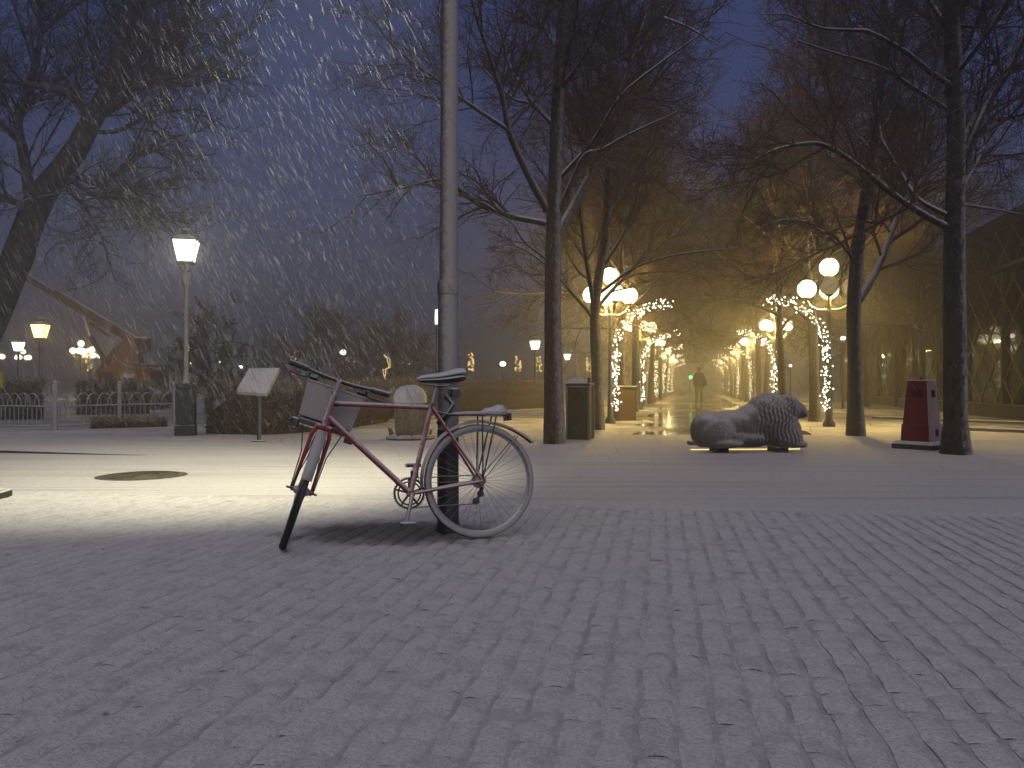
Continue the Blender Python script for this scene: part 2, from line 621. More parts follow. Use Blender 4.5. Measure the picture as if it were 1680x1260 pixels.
def sett_grid(wd, ln, sd, nx=6, ny=8):
    rg = np.random.default_rng(sd)
    u = np.linspace(-1, 1, nx); vv = np.linspace(-1, 1, ny)
    V = []
    k1, k2, p1, p2 = rg.uniform(1.5, 3), rg.uniform(1.5, 3), rg.uniform(0, 6), rg.uniform(0, 6)
    for a in u:
        for b in vv:
            ea = abs(a) ** 2.4; eb = abs(b) ** 5
            z = (-.0120 if a > 0 else -.0065) * ea - .0028 * eb - .0022 * a + .0020 * math.sin(k1 * a + p1) * math.cos(k2 * b + p2)
            if abs(a) == 1:
                z -= .0010
            x = a * wd / 2 * (1 - .05 * abs(b) ** 6) + .0045 * math.sin(2.2 * b + p1 + a) * abs(a) + rg.normal(0, .0012)
            y = b * ln / 2 * (1 - .03 * abs(a) ** 6) + rg.normal(0, .0015)
            V.append((x, y, z))
    Fq = [(i * ny + j, (i + 1) * ny + j, (i + 1) * ny + j + 1, i * ny + j + 1) for i in range(nx - 1) for j in range(ny - 1)]
    return np.array(V), np.array(Fq)


rows = []
ROW = .105
for i in range(-75, 75):
    q = random.uniform(0, .2)
    while q < 9:
        ln = random.uniform(.135, .235)
        c = ROWN * i * ROW + ROWD * (q + ln / 2)
        q += ln
        x, y = c
        if y < 1.25 or abs(x) > .646 * y + .9:
            continue
        ye = edge_y(x) + .05
        if y > ye:
            continue
        rows.append((x, y, ln))
rows.sort(key=lambda r: (r[1] < 1.72, r[0] ** 2 + r[1] ** 2))
sv = [sett_grid(ROW - .003, 1.0, i) for i in range(10)]
ang = -math.atan2(ROWD[0], ROWD[1])
ca, sa = math.cos(ang), math.sin(ang)
sett_me = []
LN = (.150, .185, .220)
for i in range(9):
    V, Fq = sett_grid(ROW - .003, LN[i % 3] + .006, 40 + i)
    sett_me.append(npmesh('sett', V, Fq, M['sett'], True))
allV = []; allF = []; off = 0
for n, (x, y, ln) in enumerate(rows):
    rz = ang + random.gauss(0, .012)
    dz = random.gauss(0, .0005)
    tilt = (random.gauss(0, .0015), random.gauss(0, .014))
    if n < 300:
        k = int(np.argmin([abs(ln - q) for q in LN])) + 3 * random.randrange(3)
        o = link('sett', sett_me[k], pave)
        o.location = (x, y, dz)
        o.rotation_euler = (tilt[0], tilt[1], rz)
        o.scale = (1, ln / LN[k % 3], 1)
    else:
        V, Fq = sv[n % 10]
        V = V.copy()
        V[:, 1] *= ln + .006
        z = V[:, 2] + dz + V[:, 0] * tilt[1] + V[:, 1] * tilt[0]
        cr, sr = math.cos(rz), math.sin(rz)
        X = V[:, 0] * cr - V[:, 1] * sr + x
        Yy = V[:, 0] * sr + V[:, 1] * cr + y
        allV.append(np.stack([X, Yy, z], 1)); allF.append(Fq + off); off += len(V)
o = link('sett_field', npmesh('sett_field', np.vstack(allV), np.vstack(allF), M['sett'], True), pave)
o['kind'] = 'stuff'
print('setts', len(rows))

# --- wet path down the avenue
AV = .227
IL, IR = -1.945, 2.97           # row intercepts: X = I + AV * Y


def av(i, Y):
    return np.array([i + AV * Y, Y, 0.0])


v = []; f = []
yy = np.concatenate([np.linspace(14.6, 30, 14), np.linspace(35, 130, 12)])
for i, y in enumerate(yy):
    jl, jr = random.uniform(-.25, .25) * (1 + (i == 0)), random.uniform(-.25, .25)
    a, b = av(IL + .75 + jl, y), av(IR - .95 + jr, y)
    v += [(a[0], a[1] + random.uniform(-.3, .3) * (i > 0), .009), (b[0], b[1], .009)]
for i in range(len(yy) - 1):
    f.append((2 * i, 2 * i + 1, 2 * i + 3, 2 * i + 2))
tag(MB().add(v, f).build('path', M['wet'], None, False), kind='structure')

# --- kerb at the left, casting the dark line on the snow
a, b = G(-260, 739), G(262, 748)
d = b - a; ln = np.linalg.norm(d); d /= ln
kr = thing('kerb', 'low stone kerb whose dark edge crosses the snow left of the bicycle', 'kerb', a, math.atan2(d[1], d[0]))
MB().add([(0, 0, 0), (ln, 0, 0), (ln, 0, .002), (0, 0, .075), (0, 5.0, .030), (ln, 5.0, .002), (0, 5, 0), (ln, 5, 0)],
         [(0, 1, 2, 3), (0, 3, 4, 6), (4, 5, 7, 6), (1, 7, 5, 2), (0, 6, 7, 1)]).build('kerb_face', M['asphalt_edge'], kr, False)
MB().add([(-.01, -.03, .079), (ln, -.02, .0035), (ln, 5.0, .0035), (-.01, 5.0, .034)], [(0, 1, 2, 3)]).build('snow_top', M['snow'], kr, False)

# --- kerb strips on the far right lawn side
for k, (p0, p1, lab) in enumerate((((1590, 707), (1800, 716), 'low kerb edge in the snow to the right of the thick trunk'), ((1430, 687), (1760, 700), 'second low kerb edge nearer the dark glass building'))):
    a, b = G(*p0), G(*p1)
    d = b - a; ln = np.linalg.norm(d); d /= ln
    kr = thing('kerb', lab, 'kerb', a, math.atan2(d[1], d[0]), 'kerb edges on the right')
    MB().box((ln / 2, .1, .03), (ln, .2, .06)).build('kerb_stone', M['asphalt_edge'], kr, False)
    MB().box((ln / 2, .115, .068), (ln, .2, .014)).build('snow_top', M['cap'], kr, False)

# ================================================================== TREES
def resample(pl, n):
    pl = np.asarray(pl, float)
    d = np.concatenate([[0], np.cumsum(np.linalg.norm(np.diff(pl, axis=0), axis=1))])
    # Catmull-Rom through the points
    q = np.linspace(0, d[-1], n)
    ext = np.vstack([2 * pl[0] - pl[1], pl, 2 * pl[-1] - pl[-2]])
    out = []
    for s_ in q:
        i = min(max(np.searchsorted(d, s_) - 1, 0), len(pl) - 2)
        u = (s_ - d[i]) / (d[i + 1] - d[i] + 1e-9)
        p0, p1, p2, p3 = ext[i:i + 4]
        out.append(.5 * ((2 * p1) + (-p0 + p2) * u + (2 * p0 - 5 * p1 + 4 * p2 - p3) * u * u + (-p0 + 3 * p1 - 3 * p2 + p3) * u ** 3))
    return np.array(out)


def tubes(pts, r0, r1, k):
    """pts (M,P,3) -> verts, quads"""
    Mn, Pn, _ = pts.shape
    tg = np.gradient(pts, axis=1)
    tg /= np.linalg.norm(tg, axis=2, keepdims=True) + 1e-9
    ref = np.zeros_like(tg); ref[..., 0] = .31; ref[..., 1] = .87; ref[..., 2] = .39
    a = np.cross(tg, ref); a /= np.linalg.norm(a, axis=2, keepdims=True) + 1e-9
    b = np.cross(tg, a)
    th = np.arange(k) / k * 2 * PI
    rr = r0[:, None] + (r1 - r0)[:, None] * np.linspace(0, 1, Pn)[None]
    v = pts[:, :, None] + rr[:, :, None, None] * (a[:, :, None] * np.cos(th)[None, None, :, None] + b[:, :, None] * np.sin(th)[None, None, :, None])
    idx = np.arange(Mn * Pn * k).reshape(Mn, Pn, k)
    q0 = idx[:, :-1]; q1 = idx[:, 1:]
    f = np.stack([q0, q1, np.roll(q1, -1, 2), np.roll(q0, -1, 2)], -1).reshape(-1, 4)
    return v.reshape(-1, 3), f


def spawn(par, prad, plen, Mn, tr, lr, ar, rg, up=.15, curve=.25, Pn=5, flat=0.0):
    """children of polylines par (N,P,3): returns pts, start radius, length"""
    N, Pp, _ = par.shape
    wgt = plen / plen.sum()
    pi = rg.choice(N, Mn, p=wgt)
    tt = rg.uniform(tr[0], tr[1], Mn)
    x = tt * (Pp - 1)
    i = np.minimum(x.astype(int), Pp - 2); u = (x - i)[:, None]
    A = par[pi, i]; B = par[pi, i + 1]
    st = A * (1 - u) + B * u
    tg = B - A; tg /= np.linalg.norm(tg, axis=1)[:, None] + 1e-9
    rd = rg.normal(size=(Mn, 3))
    if flat: rd[:, 2] *= 1 - flat
    rd -= tg * (rd * tg).sum(1)[:, None]
    rd /= np.linalg.norm(rd, axis=1)[:, None] + 1e-9
    an = rg.uniform(ar[0], ar[1], Mn)[:, None]
    d = tg * np.cos(an) + rd * np.sin(an)
    d[:, 2] += up
    d /= np.linalg.norm(d, axis=1)[:, None]
    ln = plen[pi] * rg.uniform(lr[0], lr[1], Mn) * (1.15 - .6 * tt)
    pts = np.zeros((Mn, Pn, 3))
    pts[:, 0] = st
    step = (ln / (Pn - 1))[:, None]
    cur = st.copy()
    for k in range(1, Pn):
        d = d + rg.normal(size=(Mn, 3)) * curve
        d[:, 2] += up * .15
        d /= np.linalg.norm(d, axis=1)[:, None]
        cur = cur + d * step
        pts[:, k] = cur
    rad = prad[pi] * (1 - .7 * tt)
    return pts, rad, ln


def crown_mesh(limbs, rads, rg, n2=150, n3=1300, n4=4200, rmin=.0042, lr2=(.30, .62), up=(.18, .06, .0), name='crown', base=(0, 0, 0), matl='twig', lmax=(2.2, .9, .5), flat=.3):
    par = np.array([resample(l, 10) for l in limbs])
    ln = np.linalg.norm(np.diff(par, axis=1), axis=2).sum(1)
    pr = np.array(rads)
    a, ra, la = spawn(par, pr, ln, n2, (.12, 1.0), lr2, (R(30), R(65)), rg, up[0], .16, 7)
    la = np.minimum(la, lmax[0])
    ra = np.clip(ra * .5, rmin * 2.0, .03)
    b, rb, lb = spawn(a, ra, la, n3, (.1, 1.0), (.28, .6), (R(25), R(70)), rg, up[1], .2, 5, flat)
    rb = np.clip(rb * .5, rmin * 1.3, .011)
    c, rc, lc = spawn(b, rb, np.minimum(lb, lmax[1]), n4, (.1, 1.0), (.35, .75), (R(25), R(65)), rg, up[2], .22, 4, flat)
    rc = np.full(len(c), rmin)
    V = []; Fq = []; off = 0
    for pts, r0, k in ((a, ra, 5), (b, rb, 4), (c, rc, 3)):
        v, f = tubes(pts, r0, np.maximum(r0 * .35, rmin * .6), k)
        V.append(v); Fq.append(f + off); off += len(v)
    return npmesh(name, np.vstack(V) - np.array(base), np.vstack(Fq), M[matl], True)


def limb_rad(i, n, r0, r1):
    return np.linspace(r0, r1, n)


def guided_tree(name, label, cat, trunk, tr, limbs, Y, seed, n=(150, 1300, 4200), rmin=.0045, mats=('bark', 'limb', 'twig'), extra=None, group=None, up=(.18, .06, 0), lmax=(2.2, .9, .5), lr2=(.30, .62)):
    """trunk, limbs: photo points with a depth offset; every limb is a part of its own"""
    rg = np.random.default_rng(seed)
    tp = np.array([P(q[0], q[1], Y + (q[2] if len(q) > 2 else 0)) for q in trunk])
    tp[0, 2] = min(tp[0, 2], 0.0)
    base = np.array([tp[0, 0], tp[0, 1], 0.0])
    root = thing(name, label, cat, base, 0, group)
    m = MB()
    tpr = resample(tp - base, 22)
    rr = np.linspace(tr[0], tr[1], 22)
    rr[0] *= 1.22; rr[1] *= 1.07
    m.tube(tpr, rr * (1 + rg.normal(0, .03, 22)), 14)
    m.build('trunk', M[mats[0]], root)
    src = [tp[len(tp) // 2:]]
    rad = [tr[1] * 1.3]
    for r0, dY, pts in limbs:
        pl = []
        for k, q in enumerate(pts):
            pl.append(P(q[0], q[1], Y + dY[0] + (dY[1] - dY[0]) * k / (len(pts) - 1)))
        pl = np.array(pl)
        pr = resample(pl, 5 * len(pl))
        MB().tube(pr - base, (.005 + (r0 - .005) * (1 - np.linspace(0, 1, len(pr)) ** 1.2)) * (1 + rg.normal(0, .04, len(pr))), 9).build('limb', M[mats[1]], root)
        src.append(pl); rad.append(r0)
    if extra:
        for r0, pl in extra:
            pl = np.array(pl)
            pr = resample(pl, 12)
            MB().tube(pr - base, np.linspace(r0, .01, 12), 7).build('limb', M[mats[1]], root)
            src.append(pl); rad.append(r0)
    me = crown_mesh(src, rad, rg, *n, rmin=rmin, base=base, matl=mats[2], up=up, lmax=lmax, lr2=lr2)
    link('crown', me, root)
    return root


def rand_limbs(rg, base, z0, z1, n, l0, r0, el=(35, 65)):
    out = []
    for i in range(n):
        z = z0 + (z1 - z0) * i / max(n - 1, 1)
        az = i * 2.4 + rg.uniform(-.4, .4)
        e_ = R(rg.uniform(*el))
        ln = l0 * (1.05 - .55 * i / n) * rg.uniform(.85, 1.15)
        p_ = np.array(base) + [0, 0, z]
        pl = [p_]
        d = np.array([math.cos(az) * math.cos(e_), math.sin(az) * math.cos(e_), math.sin(e_)])
        for k in range(4):
            d = d + rg.normal(0, .14, 3); d /= np.linalg.norm(d)
            pl.append(pl[-1] + d * ln / 4)
        out.append((r0 * (1 - .5 * i / n), pl))
    return out


# the tree beside the pole (photo left side of the avenue)
YA = 12.45
rg = np.random.default_rng(3)
bA = P(910, 728, YA)
guided_tree('avenue_tree', 'tall bare tree with snow-lined forked limbs just right of the pole', 'tree',
            [(910, 729), (907, 560), (907, 450), (908, 375), (912, 250), (918, 120), (925, 0), (930, -160), (936, -330)], (.150, .055),
            [(.055, (0, -.4), [(895, 366), (828, 352), (781, 332), (756, 311), (717, 295), (667, 307), (560, 327)]),
             (.062, (0, -.9), [(898, 345), (871, 296), (846, 243), (835, 214), (824, 157), (806, 100), (774, 0), (750, -120)]),
             (.035, (-.4, -1.4), [(835, 214), (756, 161), (716, 130), (650, 80), (600, 10), (560, -70)]),
             (.072, (0, .7), [(914, 385), (963, 296), (989, 236), (1024, 139), (1039, 93), (1067, 0), (1085, -120)]),
             (.040, (.4, 1.2), [(1028, 125), (1058, 70), (1089, 29), (1103, 0), (1130, -90)]),
             (.050, (0, -.8), [(912, 358), (939, 296), (960, 254), (988, 245), (1031, 221), (1113, 182)]),
             (.022, (0, -.6), [(896, 425), (860, 396), (838, 364), (800, 345)]),
             (.030, (-.2, -.9), [(1088, 29), (1130, 45), (1180, 75)]),
             (.034, (0, 1.2), [(905, 200), (870, 170), (840, 160), (790, 110), (745, 60)]),
             (.034, (0, -1.2), [(917, 150), (960, 90), (990, 20), (1020, -80)]),
             (.034, (0, 1.4), [(920, 90), (880, 20), (850, -80)])],
            YA, 11, n=(220, 2800, 12000), rmin=.0034, group='trees lining the avenue',
            extra=rand_limbs(rg, bA + [.1, 0, 0], 4.2, 8.2, 7, 2.6, .04))

# second tree on the left of the avenue, by the first globe lamp
YB = 16.3
rg = np.random.default_rng(4)
bB = P(980, 705, YB)
guided_tree('avenue_tree', 'bare tree whose fork stands before the lit globe lamp left of the avenue', 'tree',
            [(981, 705), (979, 600), (976, 510), (985, 440), (995, 380), (998, 300), (1000, 150), (1004, -40)], (.125, .04),
            [(.055, (0, -.5), [(976, 515), (966, 450), (958, 400), (950, 330), (935, 220), (925, 100)]),
             (.035, (0, -.8), [(970, 518), (925, 465), (890, 430), (850, 405), (800, 390)]),
             (.040, (0, .8), [(984, 500), (1010, 470), (1060, 420), (1110, 380), (1150, 330)]),
             (.040, (0, -.6), [(988, 440), (1030, 370), (1050, 300), (1075, 200), (1090, 100)]),
             (.035, (0, -1.0), [(985, 480), (1040, 440), (1100, 420), (1170, 410), (1240, 405)])],
            YB, 12, n=(170, 2300, 8500), rmin=.0042, group='trees lining the avenue',
            extra=rand_limbs(rg, bB + [.2, 0, 0], 4.4, 8.4, 8, 2.6, .04))

# thick snow-plastered tree at the right
YR = 10.6
rg = np.random.default_rng(5)
bR = P(1567, 745, YR)
guided_tree('square_tree', 'thick right-hand tree trunk plastered with snow beside the red tapered box', 'tree',
            [(1568, 745), (1567, 600), (1566, 480), (1566, 375), (1569, 200), (1562, 50), (1560, -60), (1555, -260), (1550, -420)], (.155, .06),
            [(.050, (0, -.3), [(1552, 372), (1505, 346), (1455, 311), (1409, 273), (1355, 239), (1309, 237), (1251, 254), (1223, 279), (1198, 314), (1187, 343)]),
             (.036, (0, .8), [(1552, 352), (1505, 325), (1476, 279), (1451, 236), (1444, 211), (1440, 160)]),
             (.042, (0, -.7), [(1564, 143), (1526, 118), (1484, 84), (1430, 54), (1412, 50), (1348, 46), (1294, 25), (1251, 23)]),
             (.034, (0, .6), [(1556, 46), (1526, 0), (1500, -60), (1480, -150)]),
             (.055, (0, -.5), [(1580, 285), (1594, 236), (1623, 168), (1655, 118), (1676, 71), (1700, 0), (1725, -120)]),
             (.032, (0, .9), [(1577, 311), (1605, 262), (1637, 200), (1690, 188), (1760, 190)]),
             (.026, (0, .5), [(1572, 42), (1630, 45), (1720, 40)]),
             (.022, (0, .9), [(1578, 335), (1640, 345), (1720, 360)])],
            YR, 13, n=(200, 2600, 11000), rmin=.0031, group='trees at the right of the square',
            extra=rand_limbs(rg, bR, 4.0, 7.2, 7, 2.5, .04))

# leaning forked tree left of it
YR2 = 14.4
rg = np.random.default_rng(6)
bR2 = P(1403, 715, YR2)
guided_tree('avenue_tree', 'forked bare tree standing before the right-hand globe lamp', 'tree',
            [(1404, 715), (1402, 600), (1400, 520), (1402, 470), (1408, 400), (1420, 330), (1426, 280), (1440, 200), (1450, 50), (1455, -120), (1460, -260)], (.140, .045),
            [(.070, (0, .5), [(1408, 495), (1440, 440), (1465, 375), (1476, 345), (1495, 300), (1520, 220), (1530, 120)]),
             (.028, (0, -.5), [(1396, 425), (1385, 385), (1375, 360), (1350, 300)]),
             (.040, (0, -.9), [(1422, 320), (1400, 240), (1370, 170), (1340, 90), (1320, 0)]),
             (.036, (0, .9), [(1432, 240), (1470, 170), (1500, 90), (1530, 10)]),
             (.034, (0, -1.2), [(1404, 430), (1360, 380), (1300, 360), (1250, 370)])],
            YR2, 14, n=(180, 2300, 9000), rmin=.0040, group='trees lining the avenue',
            extra=rand_limbs(rg, bR2 + [.4, 0, 0], 4.6, 8.0, 8, 2.6, .04))

# generic avenue trees: three of their kind, copied down both rows
protos = []
for k in range(3):
    rg = np.random.default_rng(60 + k)
    h = 9.2 + .5 * k
    root = thing('avenue_tree', 'x', 'tree', (0, 0, 0), 0, 'trees lining the avenue')
    lean = (-.35, .25, .1)[k]
    tp = np.array([(0, 0, -.05), (lean * .2, 0, 1.3), (lean * .6, .03, 2.7), (lean + .1, .1, 4.4), (lean, -.05, 6.6), (lean + .05, 0, h)])
    rr = np.linspace(.135, .03, 22); rr[0] *= 1.25
    MB().tube(resample(tp, 22), rr, 10).build('trunk', M['bark'], root)
    ex = rand_limbs(rg, (lean * .7, 0, 0), 2.5, h - 1.4, 17, 4.5, .06, (10, 52))
    m = MB()
    for r0, pl in ex:
        m.tube(resample(pl, 9), np.linspace(r0, .01, 9), 6)
    m.build('limbs', M['bark'], root)
    link('crown', crown_mesh([q[1] for q in ex] + [tp[2:]], [q[0] for q in ex] + [.08], rg, 230, 3200, 12000, rmin=.0048, up=(.06, .0, -.03)), root)
    protos.append(root)
used = [False] * 3


def put_tree(k, loc, rz, sc_, label):
    if not used[k]:
        o = protos[k]; used[k] = True
    else:
        o = copy_tree(protos[k])
    o.location = tuple(loc); o.rotation_euler = (0, 0, rz); o.scale = (sc_, sc_, sc_)
    o['label'] = label
    return o


k = 0
for i in range(11):
    Y = 21.7 + 5.6 * i
    p_ = av(IL - .05 + random.uniform(-.12, .12), Y)
    put_tree(k % 3, p_, random.uniform(0, 6.2), random.uniform(.92, 1.06), f'bare lime tree, {ORD[i + 2]} from the near end of the left avenue row'); k += 1
for i in range(11):
    Y = 19.9 + 5.6 * i
    p_ = av(IR + random.uniform(-.12, .12), Y)
    put_tree(k % 3, p_, (2.6 if i == 0 else random.uniform(0, 6.2)), random.uniform(.92, 1.06), f'bare lime tree, {ORD[i + 1]} from the near end of the right avenue row'); k += 1
for i in range(3):
    Y = 24.5 + 8.0 * i
    put_tree(k % 3, av(IR + 4.2, Y), random.uniform(0, 6.2), random.uniform(.85, .95), f'bare tree, {ORD[i]} from the near end of the outer row before the glass building'); k += 1

# big old tree leaning in from the left
YL = 17.6
rg = np.random.default_rng(8)
bL = P(-75, 640, YL)
guided_tree('old_tree', 'big dark old tree leaning in over the railing from the left edge', 'tree',
            [(-75, 700), (-60, 620), (-15, 520), (22, 440), (54, 350), (75, 311), (104, 275), (125, 246), (143, 211), (157, 186), (186, 129), (200, 71), (229, 0), (250, -120)], (.42, .09),
            [(.12, (0, -.8), [(150, 200), (129, 171), (111, 154), (71, 143), (0, 129), (-60, 100)]),
             (.10, (0, -1.2), [(157, 190), (200, 168), (243, 136), (271, 129), (330, 110), (380, 60)]),
             (.09, (0, .9), [(104, 279), (161, 300), (190, 285), (214, 264), (270, 230), (330, 215)]),
             (.07, (0, -1.0), [(110, 290), (161, 321), (232, 329), (268, 368), (310, 400)]),
             (.13, (0, 1.0), [(54, 350), (40, 260), (30, 190), (60, 100), (70, 0), (60, -100)]),
             (.08, (0, -1.0), [(60, 335), (20, 330), (-40, 300), (-110, 260)]),
             (.08, (0, 1.5), [(186, 129), (240, 70), (300, 30), (340, -40)]),
             (.08, (0, 1.2), [(40, 240), (-20, 180), (-80, 120)]),
             (.06, (0, .8), [(143, 215), (190, 215), (250, 190), (320, 180), (370, 200)]),
             (.06, (0, -.8), [(90, 295), (140, 340), (170, 400), (180, 450)])],
            YL, 15, n=(320, 3600, 13000), rmin=.0054, mats=('old_bark', 'old_bark', 'old_bark'), lmax=(3.0, 1.3, .7), lr2=(.35, .75),
            extra=rand_limbs(rg, P(210, 60, YL) - [0, 0, 0], 0, 2.0, 6, 3.0, .06) + rand_limbs(rg, P(60, 60, YL), 0, 2.0, 5, 3.0, .06))


# trees farther back on the left
def far_tree(px, Y, h, rad, seed, label, cone=False):
    rg = np.random.default_rng(seed)
    base = P(px, HOR, Y); base[2] = 0
    root = thing('far_tree', label, 'tree', base, 0, 'trees in the haze beyond the hedge')
    tp = np.array([(0, 0, -.1), (.05, 0, h * .3), (-.08, 0, h * .6), (0, 0, h)])
    MB().tube(resample(tp, 12), np.linspace(.16, .03, 12), 8).build('trunk', M['old_bark'], root)
    if cone:
        ex = [(r0, [np.array(q) for q in pl]) for r0, pl in rand_limbs(rg, (0, 0, 0), h * .12, h * .9, 22, rad * 1.25, .04, (0, 35))]
    else:
        ex = rand_limbs(rg, (0, 0, 0), h * .22, h * .75, 14, rad * 1.15, .07, (15, 60))
    m = MB()
    for r0, pl in ex:
        m.tube(resample(pl, 7), np.linspace(r0, .015, 7), 5)
    m.build('limbs', M['old_bark'], root)
    link('crown', crown_mesh([q[1] for q in ex], [q[0] for q in ex], rg, 160, 1800, 5000, rmin=.0095, matl='twig'), root)


far_tree(342, 25, 3.7, 1.35, 21, 'narrow ragged tree right behind the near lantern post', True)
far_tree(520, 38, 5.2, 2.7, 22, 'round bare tree in the haze above the handlebar')
far_tree(648, 40, 4.4, 2.4, 23, 'low spreading bare tree in the haze left of the pole')
far_tree(590, 52, 5.0, 2.6, 24, 'faint bare tree between the two rounder hazy trees')
far_tree(440, 58, 4.4, 2.6, 25, 'faint bare tree above the white slanted board')


# ================================================================== HEDGES, SHRUBS
def hedge(name, label, pts, h, depth, n, seed, cat='hedge', size=.05):
    rg = np.random.default_rng(seed)
    pts = np.array(pts)[:, :2]
    base = np.array([*pts.mean(0), 0.0])
    root = thing(name, label, cat, base)
    seg = np.diff(pts, axis=0); sl = np.linalg.norm(seg, axis=1)
    cum = np.concatenate([[0], np.cumsum(sl)])
    # uneven core
    nn = max(12, int(cum[-1] / .35))
    V = []; Fq = []
    K = 9
    for i in range(nn + 1):
        s_ = cum[-1] * i / nn
        j = min(np.searchsorted(cum, s_, side='right') - 1, len(seg) - 1)
        p0 = pts[j] + seg[j] * (s_ - cum[j]) / sl[j]
        nrm = np.array([-seg[j][1], seg[j][0]]) / sl[j]
        hh = h * (1 + rg.normal(0, .05)) * .90
        endf = .55 + .45 * min(1, min(i, nn - i) / 1.5)
        for k in range(K):
            a = PI * k / (K - 1)
            o = depth / 2 * (1 - .94 * np.sign(math.cos(a)) * abs(math.cos(a)) ** .5)
            z = hh * endf * abs(math.sin(a)) ** .4
            q = p0 + nrm * (o + rg.normal(0, .025))
            V.append((q[0] - base[0], q[1] - base[1], max(z + rg.normal(0, .025), -.02) if 0 < k < K - 1 else -.02))
    for i in range(nn):
        for k in range(K - 1):
            Fq.append((i * K + k, i * K + k + 1, (i + 1) * K + k + 1, (i + 1) * K + k))
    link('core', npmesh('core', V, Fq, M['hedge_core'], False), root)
    # twigs sticking out of it
    s_ = rg.uniform(0, cum[-1], n)
    j = np.minimum(np.searchsorted(cum, s_, side='right') - 1, len(seg) - 1)
    p0 = pts[j] + seg[j] * ((s_ - cum[j]) / sl[j])[:, None]
    nrm = np.stack([-seg[j][:, 1], seg[j][:, 0]], 1) / sl[j][:, None]
    tt = rg.beta(.8, .8, n)
    z = h * rg.uniform(.02, 1.02, n) ** .8
    top = rg.uniform(0, 1, n) < .3
    off = np.where(top, tt * depth, np.where(rg.uniform(0, 1, n) < .8, rg.normal(.03, .05, n), depth - rg.normal(.03, .05, n)))
    z = np.where(top, h * rg.normal(.96, .05, n), z)
    q = np.concatenate([p0 + nrm * off[:, None] - base[:2], z[:, None]], 1)
    d = np.concatenate([nrm * np.where(off < depth / 2, -1, 1)[:, None] * rg.uniform(.1, .8, n)[:, None] + rg.normal(0, .35, (n, 2)), rg.uniform(.1, 1.3, n)[:, None]], 1)
    d /= np.linalg.norm(d, axis=1)[:, None]
    ln = rg.uniform(.06, .22, n) * size / .05
    pt = np.stack([q - d * (ln * .4)[:, None], q + rg.normal(0, .012, (n, 3)), q + d * (ln * .6)[:, None] + rg.normal(0, .02, (n, 3))], 1)
    pt[:, :, 2] = np.maximum(pt[:, :, 2], .0)
    v, f = tubes(pt, np.full(n, .0055 * size / .05), np.full(n, .003), 3)
    # withered leaves
    nl = n
    pk = rg.integers(0, n, nl)
    c = pt[pk, 2] + rg.normal(0, .02, (nl, 3))
    a = rg.normal(0, 1, (nl, 3)); a /= np.linalg.norm(a, axis=1)[:, None]
    b = np.cross(a, rg.normal(0, 1, (nl, 3))); b /= np.linalg.norm(b, axis=1)[:, None]
    sz = rg.uniform(.5, 1.1, nl)[:, None] * size * .42
    lv = np.stack([c - a * sz, c + b * sz * .6, c + a * sz, c - b * sz * .6], 1).reshape(-1, 3)
    lv[:, 2] = np.maximum(lv[:, 2], .0)
    lf = np.arange(nl * 4).reshape(-1, 4) + len(v)
    o = link('twigs', npmesh('twigs', np.vstack([v, lv]), np.vstack([f, lf]), M['hedge']), root)
    o['kind'] = 'stuff'
    return root


hedge('hedge', 'ragged brown hedge behind the bicycle front wheel and slanted board', [G(336, 714), G(440, 715), G(560, 705), G(640, 692)], .92, .9, 9000, 31)
hedge('hedge', 'trimmed brown hedge running off between the pole and the avenue', [G(648, 688), G(760, 676), G(900, 669)], .98, 1.0, 9000, 32, size=.07)
hedge('shrub', 'dark low shrub behind the railing left of the yellow lift', [G(-40, 690) * [1, 1, 0], G(70, 688)], .95, .8, 1500, 33, 'shrub', .08)
hedge('shrub', 'dark low shrub behind the railing in front of the yellow lift', [P(125, 640, 24) * [1, 1, 0], P(245, 640, 25) * [1, 1, 0]], .92, 1.0, 2500, 34, 'shrub', .08)
hedge('shrub', 'dry scrub at the foot of the railing beside the lantern plinth', [P(150, 640, 16.6) * [1, 1, 0], P(275, 640, 17.4) * [1, 1, 0]], .16, .35, 900, 35, 'shrub', .05)

# ================================================================== BUILDING at the right
b0 = np.array([8.55 + AV * 13, 13, 0])
tdir = math.atan2(1, AV)
bld = thing('glass_building', 'low dark glass building with a diamond lattice and snowy ledge at the right', 'building', b0, tdir)
# local x runs along the facade into the distance, local -y is inward (away from the avenue) -> facade faces +y
LEN, HL, HU, DEP = 33.5, 4.05, 5.35, 9.0
UL = 20.5
m = MB(); m.box((LEN / 2, -DEP / 2 - .12, HL / 2), (LEN, DEP, HL)); m.build('wall', M['cladding'], bld, False)
m = MB(); m.box((UL / 2, -DEP / 2 - .30, (HL + HU) / 2 + .06), (UL, DEP - .2, HU - HL - .1)); m.build('upper_wall', M['cladding'], bld, False)
m = MB(); m.box((LEN / 2, -.02, HL + .05), (LEN + .2, .42, .10)); m.build('ledge', M['cladding'], bld, False)
m = MB(); m.box((UL / 2, -DEP / 2 - .1, HU + .1), (UL + .3, DEP + .5, .16)); m.build('roof', M['cladding'], bld, False)
m = MB(); m.box((LEN / 2, -.03, .19), (LEN, .14, .38)); m.build('plinth', M['cladding'], bld, False)
pw = 3.0
pm = MB(); pm.box((0, 0, 0), (pw - .14, .05, HL - .50)); pm = pm.mesh('pane', M['glass'], False)
pu = MB(); pu.box((0, 0, 0), (pw - .14, .05, HU - HL - .20)); pu = pu.mesh('pane', M['glass'], False)
mu = MB(); mu.box((0, 0, 0), (.12, .16, HL - .42)); mu = mu.mesh('mullion', M['cladding'], False)
